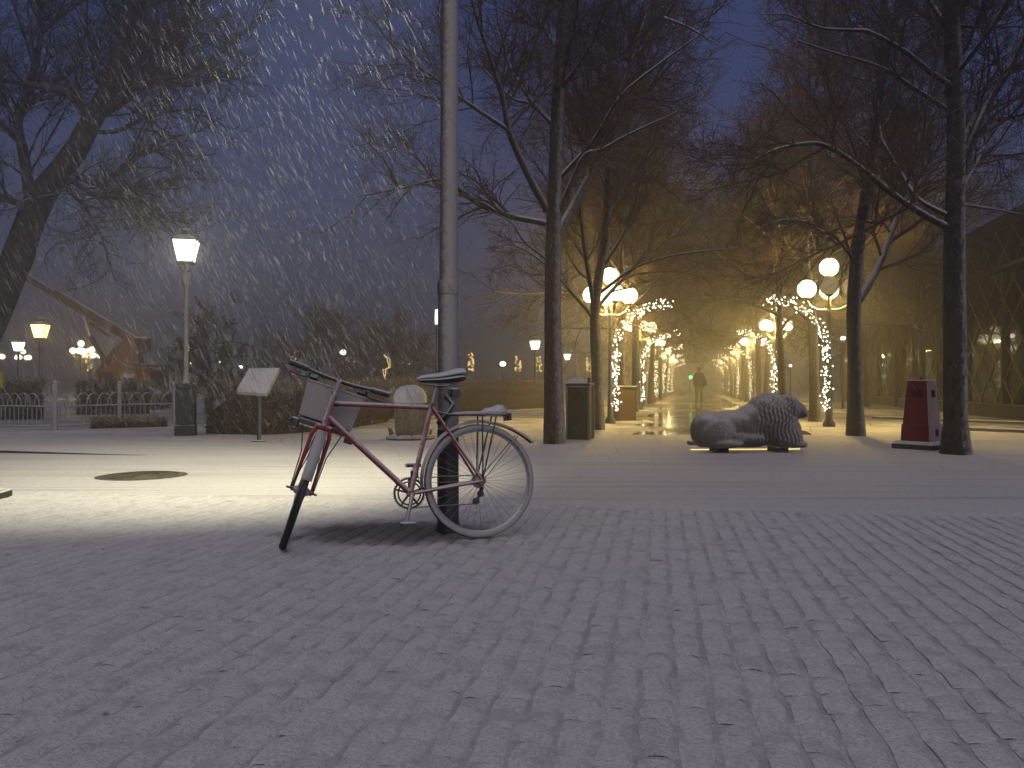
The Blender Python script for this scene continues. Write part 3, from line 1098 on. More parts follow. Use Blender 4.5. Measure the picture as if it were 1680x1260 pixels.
for i in range(11):
    o = link('pane', pm, bld); o.location = (pw * (i + .5), -.09, .39 + (HL - .42) / 2)
    o.rotation_euler = (random.gauss(0, .002), 0, random.gauss(0, .003))
    o = link('mullion', mu, bld); o.location = (pw * i + .02, -.05, .39 + (HL - .42) / 2)
o = link('mullion', mu, bld); o.location = (33.4, -.05, .39 + (HL - .42) / 2)
for i in range(6):
    o = link('pane', pu, bld); o.location = (pw * (i + .5), -.275, (HL + HU) / 2 + .06)
m = MB(); m.box((UL, .0, (HU) / 2), (.5, .3, HU - .05)); m.build('pilaster', M['cladding'], bld, False)
# diamond lattice bars, one object each
wd, ht = 1.25, 1.12
slope = ht / wd
zb, zt = .40, HL - .03
span = (zt - zb) / slope
bl = math.hypot(span, zt - zb)
bm_ = MB(); bm_.box((0, 0, 0), (bl, .022, .022)); bm_ = bm_.mesh('lattice_bar', M['brass'], False)
for i in range(int(LEN / wd) + 4):
    for sgn in (-1, 1):
        x = i * wd - 1.0
        if x - span / 2 < .1 or x + span / 2 > LEN - .1: continue
        o = link('lattice_bar', bm_, bld)
        o.location = (x, -.02 + .026 * sgn, (zb + zt) / 2)
        o.rotation_euler = (0, -sgn * math.atan(slope), 0)
span2 = (HU - HL - .2) / slope
bl2 = math.hypot(span2, HU - HL - .2)
bm2 = MB(); bm2.box((0, 0, 0), (bl2, .022, .022)); bm2 = bm2.mesh('lattice_bar', M['brass'], False)
for i in range(int(UL / wd) + 1):
    for sgn in (-1, 1):
        x = i * wd + .8
        if x + span2 / 2 > UL - .3: continue
        o = link('lattice_bar', bm2, bld)
        o.location = (x, -.215 + .026 * sgn, (HL + HU) / 2 + .05)
        o.rotation_euler = (0, -sgn * math.atan(slope), 0)
# lit box on the far roof
q = b0 + np.array([math.cos(tdir), math.sin(tdir), 0]) * 26.5 + np.array([math.sin(tdir), -math.cos(tdir), 0]) * 1.2
sg = thing('roof_sign', 'pale lit box standing on the lower roof of the glass building', 'sign', (q[0], q[1], HL), R(8))
MB().box((0, 0, .58), (1.05, .3, .95)).build('lit_panel', M['sign_lit'], sg, False)
for sx_ in (-.4, .4):
    MB().box((sx_, 0, .045), (.08, .2, .13)).build('foot', M['cladding'], sg, False)

# ================================================================== POLE and floodlight
pb = G(735, 874); pb[1] = 5.02; pb[0] = (735 - 840) / F * 5.02
pole = thing('lamp_pole', 'tall grey steel pole plastered with snow that the bicycle leans on', 'pole', pb)
m = MB(); m.tube([(0, 0, .62), (0, 0, 1.5), (.004, 0, 1.52), (.01, 0, 3.4), (.02, 0, 7.0)], [.0665, .0655, .0595, .054, .045], 24); m.build('shaft', M['pole'], pole)
m = MB(); m.lathe([(.074, -.02), (.074, .05), (.069, .06), (.0682, .64), (.062, .655)], k=24); m.build('base_sleeve', M['pole_dark'], pole)
m = MB(); m.lathe([(.069, 1.50), (.0705, 1.52), (.0705, 1.57), (.062, 1.59)], k=24); m.build('collar', M['pole'], pole)
# floodlight head on a short arm near the top, aimed at the snow to the left
FL = np.array([-.32, .32, 6.3])
TGT = np.array([-3.12, 8.2, 0.0])
ar = MB().tube([(.018, 0, 6.55), (-.15, .15, 6.58), FL + [.0, .0, .10]], .022, 8); ar.build('arm', M['pole_dark'], pole)
dv = Vector(TGT - (pb + FL)); rq = dv.to_track_quat('-Z', 'Y')
rm = np.array(rq.to_matrix())
hd = MB().box((0, 0, 0), (.30, .22, .12), rot=rm); hd.xf(lambda v_: v_ + FL)
hd = hd.build('lamp_head', M['pole_dark'], pole, False)
gl = MB().box((0, 0, -.067), (.26, .18, .012), rot=rm); gl.xf(lambda v_: v_ + FL)
gl.build('lamp_glass', M['flood_glass'], pole, False)
ld = bpy.data.lights.new('floodlight', 'SPOT')
ld.energy = 3100; ld.color = (1.0, .91, .60); ld.spot_size = R(60); ld.spot_blend = 1.0; ld.shadow_soft_size = .08
lo = bpy.data.objects.new('floodlight', ld); COL.objects.link(lo)
lo.location = tuple(pb + FL + rm @ np.array([0, 0, -.12])); lo.rotation_euler = rq.to_euler()


# ================================================================== LAMPS
def point(name, loc, e_, col, r=.08):
    d = bpy.data.lights.new(name, 'POINT')
    d.energy = e_; d.color = col; d.shadow_soft_size = r
    o = bpy.data.objects.new(name, d); COL.objects.link(o)
    o.location = tuple(float(c) for c in loc)
    return o


def globe_lamp(label, loc, rz, lit=(1, 1, 1, 1, 1), power=95, group='globe lamps lining the avenue', sc_=1.0, simple=False, gm='globe'):
    root = thing('globe_lamp', label, 'street lamp', loc, rz, group)
    k = 8 if simple else 12
    MB().lathe([(.13, -.02), (.13, .08), (.075, .16), (.06, .75), (.048, .8), (.045, 2.6), (.06, 2.66), (.03, 2.75), (.03, 3.30)], k=k).build('post', M['lamp_iron'], root)
    gk = (10, 6) if simple else (20, 12)
    m = MB()
    for i in range(4):
        a = i * PI / 2
        dx, dy = math.cos(a), math.sin(a)
        if simple:
            m.tube([(0, 0, 2.62), (dx * .42, dy * .42, 2.72), (dx * .46, dy * .46, 2.86)], .016, 5)
        else:
            MB().tube([(0, 0, 2.60), (dx * .2, dy * .2, 2.58), (dx * .36, dy * .36, 2.66), (dx * .445, dy * .445, 2.78), (dx * .46, dy * .46, 2.86)], .018, 7).build('arm', M['lamp_iron'], root)
    if simple: m.build('arms', M['lamp_iron'], root)
    for i in range(5):
        a = i * PI / 2
        c = (math.cos(a) * .46, math.sin(a) * .46, 3.06) if i < 4 else (0, 0, 3.52)
        g = MB().ball(c, .205, *gk).build('globe', M[gm if lit[i] else 'dim_globe'], root)
        if not lit[i]: g['label'] = 'dim amber globe that is hardly lit'
        if not simple:
            MB().lathe([(.03, 0), (.085, .03), (.085, .05)], c=(c[0], c[1], c[2] - .235), k=10).build('holder', M['lamp_iron'], root)
    root.scale = (sc_,) * 3
    if power:
        point('globe_lamp_light', np.array(loc) + [0, 0, 3.02 * sc_], power, WARM, .10)
    return root


def arch(label, loc, rz, n, matl='bulb', seed=0, rb=.014):
    rg = np.random.default_rng(seed)
    root = thing('light_arch', label, 'light arch', loc, rz, 'fairy light arches along the avenue')
    pl = [(0, 0, .0)]
    for z in np.linspace(.3, 1.75, 8): pl.append((0, 0, z))
    for a in np.linspace(0.1, 1.0, 12) * R(98):
        pl.append((1.12 * (1 - math.cos(a)), 0, 1.75 + 1.05 * math.sin(a)))
    pl = np.array(pl)
    fr = MB()
    for dx in (-.06, .06):
        q = pl.copy(); q[:, 1] += dx
        fr.tube(q, .011, 5)
    for i in range(2, len(pl), 2):
        fr.tube([pl[i] + [0, -.06, 0], pl[i] + [0, .06, 0]], .007, 4)
    fr.build('frame', M['lamp_iron'], root)
    q = resample(pl[1:], 200)
    m = MB()
    for i in range(n):
        k_ = int(rg.integers(4, 200))
        c = q[k_] + rg.normal(0, .055, 3)
        s_ = rb * rg.uniform(.7, 1.3)
        m.add(c + s_ * np.array([(1, 0, 0), (-1, 0, 0), (0, 1, 0), (0, -1, 0), (0, 0, 1), (0, 0, -1)]),
              [(0, 2, 4), (2, 1, 4), (1, 3, 4), (3, 0, 4), (2, 0, 5), (1, 2, 5), (3, 1, 5), (0, 3, 5)])
    o = m.build('fairy_lights', M[matl], root, False)
    o['kind'] = 'stuff'
    # wire that carries the bulbs
    return root


AVA = math.atan2(-AV, 1)          # yaw of the avenue
for i in range(6):
    Y = 18.9 + 10.5 * i
    c = av(IL, Y)
    globe_lamp(f'five-globe lamp, {ORD[i]} from the near end of the left avenue row', c, AVA + R(20), simple=i > 1, power=950 if i < 5 else 620)
    arch(f'fairy-lit half arch, {ORD[i]} from the near end of the left avenue row', c + [.12, -.12, 0], AVA, (190, 130, 90, 70, 50, 40)[i], 'bulb' if i < 2 else 'far_bulb', 70 + i, (.015, .018, .022, .026, .03, .034)[i])
for i in range(6):
    Y = 17.5 + 11.0 * i
    c = av(IR + .06, Y)
    globe_lamp(f'five-globe lamp, {ORD[i]} from the near end of the right avenue row' + (', two globes dim' if i == 0 else ''), c, AVA + (R(-9) if i == 0 else R(30)), lit=(0, 1, 1, 0, 1) if i == 0 else (1, 1, 1, 1, 1), simple=i > 1, power=950 if i < 5 else 620)
    arch(f'fairy-lit half arch, {ORD[i]} from the near end of the right avenue row', c + [-.12, -.12, 0], AVA + PI, (190, 130, 90, 70, 50, 40)[i], 'bulb' if i < 2 else 'far_bulb', 80 + i, (.015, .018, .022, .026, .03, .034)[i])
# globe lamps far off at the left
for i, (px, Y, lab) in enumerate(((38, 62, 'far globe lamp beside the white far lantern at the left edge'), (133, 50, 'far globe lamp left of the boom of the yellow lift'), (152, 58, 'far globe lamp just under the boom of the yellow lift'), (216, 56, 'far globe lamp seen right above the yellow lift body'), (-6, 60, 'far globe lamp cut by the left edge of the picture'))):
    c = P(px, HOR, Y); c[2] = 0
    globe_lamp(lab, c, i * .3, power=420 if i in (1, 3) else 0, group='globe lamps far off at the left', simple=True, gm='far_globe')


def lantern(label, px, Y, zc, wd, matl, power, plinth=False, group='old style lanterns', col=(1, .9, .66), simple=False):
    c = P(px, HOR, Y); c[2] = 0
    root = thing('lantern_post', label, 'street lamp', c, R(14), group)
    s_ = wd / .48
    z0 = zc - .26 * s_      # bottom of the glass
    if plinth:
        MB().rbox((0, 0, .44), (.31, .31, .92), .02).build('plinth', M['iron'], root, False)
        MB().rbox((0, 0, .925), (.37, .37, .07), .02).build('plinth_cap', M['iron'], root, False)
        MB().rbox((0, -.004, .12), (.335, .335, .20), .015).build('plinth_foot', M['iron'], root, False)
        for sx_, rz_ in ((0, 0), (1, 90)):
            pn = MB().box((0, -.158, .56), (.21, .012, .52)); o = pn.build('plinth_panel', M['iron'], root, False); o.rotation_euler = (0, 0, R(rz_))
        MB().lathe([(.07, .95), (.05, 1.05), (.042, 1.1), (.036, z0 - .45), (.05, z0 - .42), (.075, z0 - .36), (.075, z0 - .24), (.045, z0 - .2), (.03, z0 - .1), (.03, z0)], k=14).build('post', M['pole'], root)
        for a in range(4):
            q = a * PI / 2 + PI / 4
            dx, dy = math.cos(q), math.sin(q)
            MB().tube([(dx * .03, dy * .03, z0 - .17), (dx * .12, dy * .12, z0 - .14), (dx * .14, dy * .14, z0 - .05), (dx * .12, dy * .12, z0)], .010, 6).build('bracket', M['iron'], root)
    else:
        MB().lathe([(.10, -.02), (.10, .5), (.055, .6), (.045, z0 - .1), (.08, z0 - .04), (.08, z0)], k=8).build('post', M['lamp_iron'], root)
    a_, b_ = .15 * s_, .24 * s_
    hh = .44 * s_
    # four glass panes, leaning out
    for i in range(4):
        rz_ = Matrix.Rotation(i * PI / 2, 3, 'Z')
        vs = np.array([(-a_ + .008, -a_, z0 + .01), (a_ - .008, -a_, z0 + .01), (b_ - .010, -b_, z0 + hh), (-b_ + .010, -b_, z0 + hh)])
        vs2 = vs + np.array([0, .006, 0])
        vs = np.vstack([vs, vs2]) @ np.array(rz_).T
        MB().add(vs, [(0, 1, 2, 3), (7, 6, 5, 4), (0, 4, 5, 1), (1, 5, 6, 2), (2, 6, 7, 3), (3, 7, 4, 0)]).build('pane', M[matl], root, False)
    fr = MB()
    for i in range(4):
        q = i * PI / 2 + PI / 4
        u = np.array([math.cos(q), math.sin(q)]) * math.sqrt(2)
        fr.tube([(*(u * a_), z0), (*(u * b_), z0 + hh)], .011 * s_, 4)
    fr.box((0, 0, z0 - .01), (2 * a_ + .03, 2 * a_ + .03, .03))
    fr.build('frame', M['lamp_iron'], root, False)
    hat = MB().lathe([(b_ * 1.48, z0 + hh), (b_ * 1.45, z0 + hh + .03 * s_), (b_ * .75, z0 + hh + .11 * s_), (b_ * .62, z0 + hh + .12 * s_), (b_ * .62, z0 + hh + .20 * s_), (b_ * .7, z0 + hh + .21 * s_), (b_ * .25, z0 + hh + .27 * s_), (b_ * .12, z0 + hh + .33 * s_)], k=4, off=PI / 4)
    hat.build('hat', M['iron'], root, False)
    if power:
        point('lantern_light', c + [0, 0, z0 + hh * .5], power, col, .06)
    return root


lantern('old lantern shining white on a slim post over a dark iron plinth', 305, 14.06, 3.32, .405, 'pane_white', 200, True)
lantern('old lantern glowing amber on a dark post left of the yellow lift', 66, 27, 2.78, .48, 'pane_warm', 420, col=(1, .62, .2))
lantern('white far lantern near the left edge of the picture', 30, 38, 2.78, .46, 'pane_cold', 60)
lantern('small far lantern half hidden by the near lantern post', 310, 46, 3.05, .44, 'pane_cold', 30)
lantern('far lantern on a thin post between the pole and the big tree trunk', 878, 40, 2.95, .46, 'pane_cold', 45)
lantern('smallest lantern, just right of the big tree trunk in the haze', 931, 58, 2.98, .46, 'pane_cold', 30)


def mast_lamp(label, px, py, Y, kind='white', sz=.16, group='small lamps in the haze'):
    c = P(px, py, Y); z = c[2]; c[2] = 0
    root = thing('mast_lamp', label, 'street lamp', c, 0, group)
    MB().lathe([(.06, 0), (.035, z - .1), (.05, z - .05)], k=6).build('mast', M['lamp_iron'], root)
    MB().ball((0, 0, z), (sz, sz, sz * .8), 10, 6).build('lamp', M[{'white': 'pane_cold', 'warm': 'far_globe'}[kind]], root)
    return root


for px, py, Y, kd, sz, lab in (
        (563, 578, 48, 'white', .20, 'brightest of the small hazy lamps above the handlebar'),
        (570, 590, 56, 'white', .18, 'small hazy lamp just below the brightest one'),
        (583, 593, 60, 'warm', .15, 'fainter left one of the small paired hazy lamps above the stem'),
        (590, 593, 60, 'white', .17, 'right one of the small paired hazy lamps above the stem'),
        (614, 606, 64, 'white', .17, 'low small hazy lamp right above the right handlebar half'),
        (660, 595, 70, 'warm', .13, 'fainter of two tiny lamps left of the pole'),
        (672, 598, 66, 'white', .14, 'second of two tiny lamps left of the pole, next to it'),
        (364, 594, 52, 'white', .19, 'small lamp in the haze right of the narrow ragged tree'),
        (395, 602, 58, 'white', .15, 'tiny lamp in the haze just above the white slanted board'),
        (310, 598, 50, 'white', .17, 'low lamp beside the near lantern post'),
        (825, 597, 55, 'white', .22, 'wide white lamp on a mast right of the pole'),
        (1383, 555, 30, 'warm', .10, 'small lamp left of the forked tree trunk'),
        (1297, 600, 48, 'white', .10, 'tiny lamp between the trunks behind the stone lion'),
        (1338, 616, 55, 'white', .10, 'tiny low lamp right of the leaning trunk')):
    mast_lamp(lab, px, py, Y, kd, sz)
# tall lamp hidden by the pole, only its lit edge shows
c = P(717, 520, 34); z = c[2]; c[2] = 0
tl_ = thing('mast_lamp', 'tall slim lamp whose lit edge peeks out left of the pole', 'street lamp', c, 0, 'small lamps in the haze')
MB().lathe([(.08, 0), (.05, z - .4), (.05, z - .3)], k=8).build('mast', M['lamp_iron'], tl_)
MB().rbox((0, 0, z), (.16, .16, .62), .03).build('lamp', M['pane_cold'], tl_, False)
# gold light columns on thin masts
for px, Y, lab in ((772, 46, 'gold light column nearest the pole'), (850, 50, 'gold light column between the wide lamp and the far lantern'), (884, 52, 'gold light column right behind the far lantern post'), (967, 52, 'gold light column behind the forked tree trunk'), (483, 44, 'gold light column above the left handlebar end'), (146, 46, 'gold light column left of the yellow lift')):
    c = P(px, HOR, Y); c[2] = 0
    root = thing('light_column', lab, 'light decoration', c, 0, 'gold light columns in the haze')
    MB().lathe([(.05, 0), (.035, 2.0)], k=6).build('mast', M['lamp_iron'], root)
    m = MB()
    for q in range(26):
        a = random.uniform(0, 6.28); z = random.uniform(1.75, 2.75); r_ = .15 * (1.2 - .35 * abs(z - 2.3))
        m.ball((r_ * math.cos(a), r_ * math.sin(a), z), random.uniform(.035, .075), 6, 4)
    m.build('light_basket', M['deco'], root)
    MB().tube([(0, 0, 1.98), (0, 0, 2.85)], .03, 5).build('basket_core', M['lamp_iron'], root)

# traffic lights
for px, py, Y, mt, lab in ((483, 612, 40, 'red_light', 'red traffic light in the haze left of the handlebar'), (558, 610, 48, 'red_light', 'dimmer red traffic light behind the handlebar stem'), (1132, 619, 75, 'green_light', 'green traffic light at the far end of the avenue'), (1028, 612, 60, 'red_light', 'tiny red light behind the left arch row')):
    c = P(px, py, Y); z = c[2]; c[2] = 0
    root = thing('traffic_light', lab, 'traffic light', c, 0, 'traffic lights in the haze')
    MB().lathe([(.06, 0), (.05, z + .4)], k=6).build('mast', M['lamp_iron'], root)
    MB().rbox((0, -.16, z + .1), (.34, .2, .95), .03).build('housing', M['lamp_iron'], root, False)
    MB().lathe([(.16 if mt == 'green_light' else .085, 0), (.16 if mt == 'green_light' else .085, .03)], c=(0, -.27, z), k=12, rot=np.array(Matrix.Rotation(R(90), 3, 'X'))).build('lens', M[mt], root)
# tree dressed with a wire of gold lights
c = P(635, HOR, 36); c[2] = 0
root = thing('lit_figure', 'outline figure of gold lights standing behind the right handlebar half', 'light decoration', c)
MB().tube([(.3, 0, .0), (.28, 0, .7), (.12, 0, 1.0), (-.1, 0, 1.2), (-.05, 0, 1.6), (.1, 0, 1.75), (.0, 0, 2.1), (-.15, 0, 2.3)], .022, 6).build('light_tube', M['deco'], root)
MB().tube([(-.1, 0, 1.2), (-.2, 0, 1.6), (.15, 0, 1.7), (.12, 0, 2.1), (-.12, 0, 2.25)], .018, 6).build('light_tube', M['deco'], root)

# ================================================================== RAILING at the left
F0, F1, F2, F3 = P(-110, HOR, 17.0), P(90, HOR, 16.1), P(196, HOR, 17.6), P(286, HOR, 18.7)
for q in (F0, F1, F2, F3): q[2] = 0
rail = thing('railing', 'low grey railing with hoops along its top at the left', 'railing', F1)
pkm = MB(); pkm.tube([(0, 0, .08), (0, 0, .485)], .009, 5); pkm = pkm.mesh('picket', M['railing'])
hpm = MB()
hp = [(.30 * math.cos(a) * .62, 0, .49 + .26 * math.sin(a)) for a in np.linspace(0, PI, 11)]
hpm.tube(hp, .012, 5); hpm = hpm.mesh('hoop', M['railing'])
pom = MB(); pom.rbox((0, 0, .46), (.085, .085, .96), .01); pom.ball((0, 0, .96), .05, 8, 5); pom = pom.mesh('post', M['railing'])
for a, b in ((F0, F1), (F1, F2), (F2, F3)):
    d = b - a; ln = np.linalg.norm(d); rz_ = math.atan2(d[1], d[0])
    for z, rr in ((.485, .018), (.08, .016), (.70, .0)):
        if rr: MB().tube([a - F1 + [0, 0, z], b - F1 + [0, 0, z]], rr, 6).build('rail', M['railing'], rail)
    n = int(ln / .115)
    for i in range(1, n):
        o = link('picket', pkm, rail); o.location = tuple(a - F1 + d * i / n)
    n = int(ln / .23)
    for i in range(n):
        o = link('hoop', hpm, rail); o.location = tuple(a - F1 + d * (i + .5) / n); o.rotation_euler = (0, 0, rz_)
for q in (F0, F1, F2, F3):
    o = link('post', pom, rail); o.location = tuple(q - F1); o.rotation_euler = (0, 0, .3)

# ================================================================== YELLOW BOOM LIFT
YC = 30.0
c = P(212, HOR, YC); c[2] = 0
lift = thing('boom_lift', 'yellow boom lift with its arm raised to the left behind the railing', 'boom lift', c, R(4))
k_ = YC / F


def lp(px, py, dy=0.0):
    return np.array([(px - 212) * k_, dy, CAMZ - (py - HOR) * k_])


MB().rbox((.05, 0, .52), (2.6, 1.7, .40), .05).build('chassis', M['lift_dark'], lift, False)
for sx_ in (-.85, .95):
    for sy in (-.85, .85):
        wv = MB().lathe([(.30, -.13), (.42, -.12), (.44, 0), (.42, .12), (.30, .13)], c=(sx_, sy, .43), k=16, rot=np.array(Matrix.Rotation(R(90), 3, 'X')))
        o = wv.build('wheel', M['black'], lift)
body = MB()
pr = [(-1.02, .80), (1.05, .78), (1.1, 1.55), (.35, 1.62), (-.05, 1.70), (-.55, 1.68), (-.9, 1.35)]
n = len(pr)
body.add([(x, -.75, z) for x, z in pr] + [(x, .75, z) for x, z in pr], [tuple(range(n)), tuple(range(n, 2 * n))[::-1]] + [(i, i + n, (i + 1) % n + n, (i + 1) % n) for i in range(n)])
body.build('turret', M['yellow'], lift, False)
MB().rbox((1.14, 0, 1.12), (.20, 1.4, .8), .04).build('counterweight', M['lift_dark'], lift, False)
MB().box((.28, -.757, 1.26), (.42, .012, .16)).build('nameplate', M['plate'], lift, False)
MB().box((-.55, -.757, 1.15), (.5, .012, .5)).build('hatch', M['lift_dark'], lift, False)
# mast triangle and boom
ms = MB()
ms.add([(*p_[[0]], -.28, p_[2]) for p_ in (lp(185, 598), lp(232, 598), lp(228, 560), lp(212, 548))] + [(*p_[[0]], .28, p_[2]) for p_ in (lp(185, 598), lp(232, 598), lp(228, 560), lp(212, 548))],
       [(0, 1, 2, 3), (7, 6, 5, 4), (0, 4, 5, 1), (1, 5, 6, 2), (2, 6, 7, 3), (3, 7, 4, 0)])
ms.build('mast', M['yellow'], lift, False)
bp = [lp(222, 562), lp(205, 550), lp(100, 487), lp(30, 447)]
bd = bp[2] - bp[1]; ba = math.atan2(bd[2], bd[0])


def beam(a, b, w_, h_, nm, mt):
    d_ = b - a; ln_ = np.linalg.norm(d_); an_ = math.atan2(d_[2], d_[0])
    rt = np.array(Matrix.Rotation(-an_, 3, 'Y'))
    MB().box((a + b) / 2, (ln_, w_, h_), rot=rt).build(nm, M[mt], lift, False)


beam(lp(226, 562), lp(95, 482), .34, .30, 'boom', 'lift_dark')
beam(lp(100, 487), lp(25, 441), .24, .22, 'boom_extension', 'lift_dark')
beam(lp(178, 600), lp(150, 552), .14, .14, 'ram', 'lift_dark')
beam(lp(152, 556), lp(138, 512), .09, .09, 'ram_rod', 'steel')
beam(lp(150, 530), lp(182, 553), .10, .10, 'link_bar', 'lift_dark')
beam(lp(160, 618), lp(196, 568), .22, .20, 'lower_arm', 'lift_dark')
MB().rbox(lp(8, 440), (.9, .75, .55), .03).build('work_basket', M['lift_dark'], lift, False)
MB().rbox(lp(232, 566), (.55, .5, .6), .05).build('boom_root', M['lift_dark'], lift, False)

# pale hut behind the lantern plinth, low wall and a small yellow sign at the left border
c = P(276, HOR, 44); c[2] = 0
hut = thing('hut', 'small pale hut far behind the lantern plinth', 'hut', c, R(-10))
MB().box((0, 0, .95), (1.5, 1.8, 1.9)).build('wall', M['kiosk'], hut, False)
MB().box((0, 0, 1.96), (1.7, 2.0, .10)).build('roof', M['cladding'], hut, False)
MB().box((.3, -.91, .95), (.5, .03, 1.5)).build('door', M['cladding'], hut, False)
c = P(-2, HOR, 20); c[2] = 0
ys = thing('yellow_sign', 'yellow sign board cut by the left edge behind the railing', 'sign', c)
MB().lathe([(.03, 0), (.03, 1.3)], k=8).build('post', M['lamp_iron'], ys)
t = NT('yellow_face'); M['yellow_face'] = t.done(t.bsdf((.6, .5, .03), .5))
MB().box((0, -.05, 1.05), (.28, .03, .42)).build('board', M['yellow_face'], ys, False)

# ================================================================== SLANTED INFO BOARD, DOME PLANTER, BINS
c = P(425, HOR, 12.9); c[2] = 0
ib = thing('info_board', 'blank white slanted board on a post in front of the ragged hedge', 'information board', c, 0)
q = [P(408, 608, 13.15) - c, P(458, 607, 13.0) - c, P(438, 646, 12.75) - c, P(389, 642, 12.9) - c]
th = np.array([.0, .02, -.045])
MB().add(q + [x + th for x in q], [(0, 3, 2, 1), (4, 5, 6, 7), (0, 1, 5, 4), (1, 2, 6, 5), (2, 3, 7, 6), (3, 0, 4, 7)]).build('board', M['board'], ib, False)
MB().add([x + np.array([0, 0, .004]) for x in q] + [x + np.array([0, -.004, .035]) for x in q], [(4, 7, 6, 5), (0, 1, 5, 4), (1, 2, 6, 5), (2, 3, 7, 6), (3, 0, 4, 7)]).build('snow_layer', M['cap'], ib, False)
MB().lathe([(.12, -.01), (.12, .02), (.035, .03), (.035, .90)], k=10).build('post', M['lamp_iron'], ib)

c = P(673, HOR, 13.5); c[2] = 0
dp = thing('straw_planter', 'straw-wrapped planter with a round dome of snow behind the crossbar', 'planter', c)
MB().lathe([(.40, -.02), (.42, .03), (.40, .07), (.30, .08)], k=20).build('base', M['stone'], dp)
m = MB()
rg = np.random.default_rng(41)
MB().lathe([(.225, .08), (.245, .35), (.255, .62), (.2, .7)], k=20).build('pot', M['straw'], dp)
for i in range(90):
    a = rg.uniform(0, 2 * PI); r_ = .255 + rg.normal(0, .012)
    m.tube([(r_ * .93 * math.cos(a), r_ * .93 * math.sin(a), .09), (r_ * math.cos(a + rg.normal(0, .05)), r_ * math.sin(a), rg.uniform(.45, .68))], rg.uniform(.006, .012), 4)
o = m.build('straw', M['straw'], dp); o['kind'] = 'stuff'
MB().lathe([(.255, .60), (.285, .63), (.28, .74), (.235, .84), (.15, .90), (.05, .925)], k=20).build('snow_dome', M['cap'], dp)
for i in range(9):
    a = i * .7
    MB().tube([(.33 * math.cos(a), .33 * math.sin(a), .06), (.36 * math.cos(a), .36 * math.sin(a), .16), (.40 * math.cos(a + .2), .40 * math.sin(a + .2), .19)], [.03, .02, .006], 5).build('dry_tuft', M['hedge'], dp)

c = P(950, HOR, 13.5); c[2] = 0
bn = thing('litter_bin', 'dark litter bin heaped with snow beside the tree right of the pole', 'litter bin', c, R(-16))
MB().rbox((.02, 0, .45), (.36, .36, .90), .015).build('body', M['bin'], bn, False)
for sx_ in (-1, 1):
    for sy in (-1, 1):
        MB().box((.02 + sx_ * .19, sy * .19, .47), (.035, .035, .96)).build('corner_post', M['bin_edge'], bn, False)
MB().rbox((.02, 0, .935), (.42, .42, .05), .01).build('lid', M['bin'], bn, False)
MB().ball((-.02, 0, .95), (.19, .19, .11), 16, 8).build('snow_heap', M['cap'], bn)
MB().box((.19, -.08, 1.0), (.05, .05, .10)).build('handle', M['black'], bn, False)
MB().box((.02, -.185, .72), (.24, .012, .12)).build('slot', M['dark'], bn, False)

c = P(1024, HOR, 20.4); c[2] = 0
cb = thing('park_cabinet', 'brown cabinet standing between the left arch and the second left arch', 'cabinet', c, R(10))
MB().rbox((0, 0, .42), (.48, .5, .84), .02).build('body', M['brown'], cb, False)
MB().rbox((0, 0, .87), (.54, .56, .06), .015).build('lid', M['brown'], cb, False)
MB().box((0, -.256, .42), (.40, .014, .66)).build('door', M['brown'], cb, False)

# ================================================================== RED TAPERED BOX
c = P(1512, HOR, 11.5); c[2] = 0
rbx = thing('red_tower', 'red tapered box with dark slots on a snowy slab left of the thick trunk', 'red box', c, R(38))
MB().rbox((0, 0, .045), (.60, .60, .10), .02).build('base_slab', M['stone'], rbx, False)
MB().rbox((0, 0, .104), (.57, .57, .026), .012).build('slab_snow', M['cap'], rbx, False)
MB().box((0, 0, .235), (.42, .40, .24), taper=(.97, .97)).build('lower_body', M['redbox'], rbx, False)
MB().box((0, 0, .665), (.385, .365, .62), taper=(.74, .74)).build('upper_body', M['redbox'], rbx, False)
MB().rbox((0, 0, .985), (.31, .29, .025), .01).build('top_plate', M['redbox'], rbx, False)
MB().lathe([(.03, .995), (.025, 1.04)], k=8).build('top_knob', M['black'], rbx)
for nm, ps in (('slot', [(.0, -.166, .80), (.03, -.204, .24)]),):
    for p_ in ps:
        MB().box(p_, (.07, .02, .10), rot=np.array(Matrix.Rotation(R(-4.5), 3, 'X'))).build(nm, M['dark'], rbx, False)
for p_ in ((-.175, .03, .80), (-.175, -.05, .80)):
    MB().box(p_, (.02, .035, .11), rot=np.array(Matrix.Rotation(R(4.5), 3, 'Y'))).build('slot', M['window_lit'] if False else M['dark'], rbx, False)
MB().add([(.16, -.02, .75), (.36, -.02, .12), (.19, -.02, .12), (.16, .04, .75), (.36, .04, .12), (.19, .04, .12)], [(0, 1, 2), (5, 4, 3), (0, 3, 4, 1), (1, 4, 5, 2), (2, 5, 3, 0)]).build('brace', M['dark'], rbx, False)

# ================================================================== STONE LION
c = P(1225, HOR, 10.95); c[2] = 0
lion = thing('stone_lion', 'grey stone lion lying with its ribbed mane dusted with snow', 'statue', c, R(4))
m = MB()
ry = lambda a: np.array(Matrix.Rotation(R(a), 3, 'Y'))
rump = (.30, 0, .33)
m.ball((.27, 0, .30), (.26, .27, .27), 24, 16)
m.ball((.62, 0, .33), (.50, .25, .255), 24, 16)
m.ball((.62, 0, .20), (.60, .285, .16), 24, 16)
m.ball((.78, 0, .36), (.36, .27, .245), 24, 16, ry(-10))
m.ball((1.10, 0, .45), (.35, .31, .365), 28, 18, ry(14))
m.ball((.88, 0, .42), (.30, .275, .25), 24, 16, ry(-22))
m.ball((1.34, 0, .34), (.17, .24, .28), 20, 14)
m.ball((1.28, 0, .30), (.28, .27, .24), 24, 16)
m.ball((1.37, 0, .60), (.19, .19, .19), 24, 16, ry(20))
m.ball((1.50, 0, .60), (.15, .12, .10), 20, 12, ry(22))
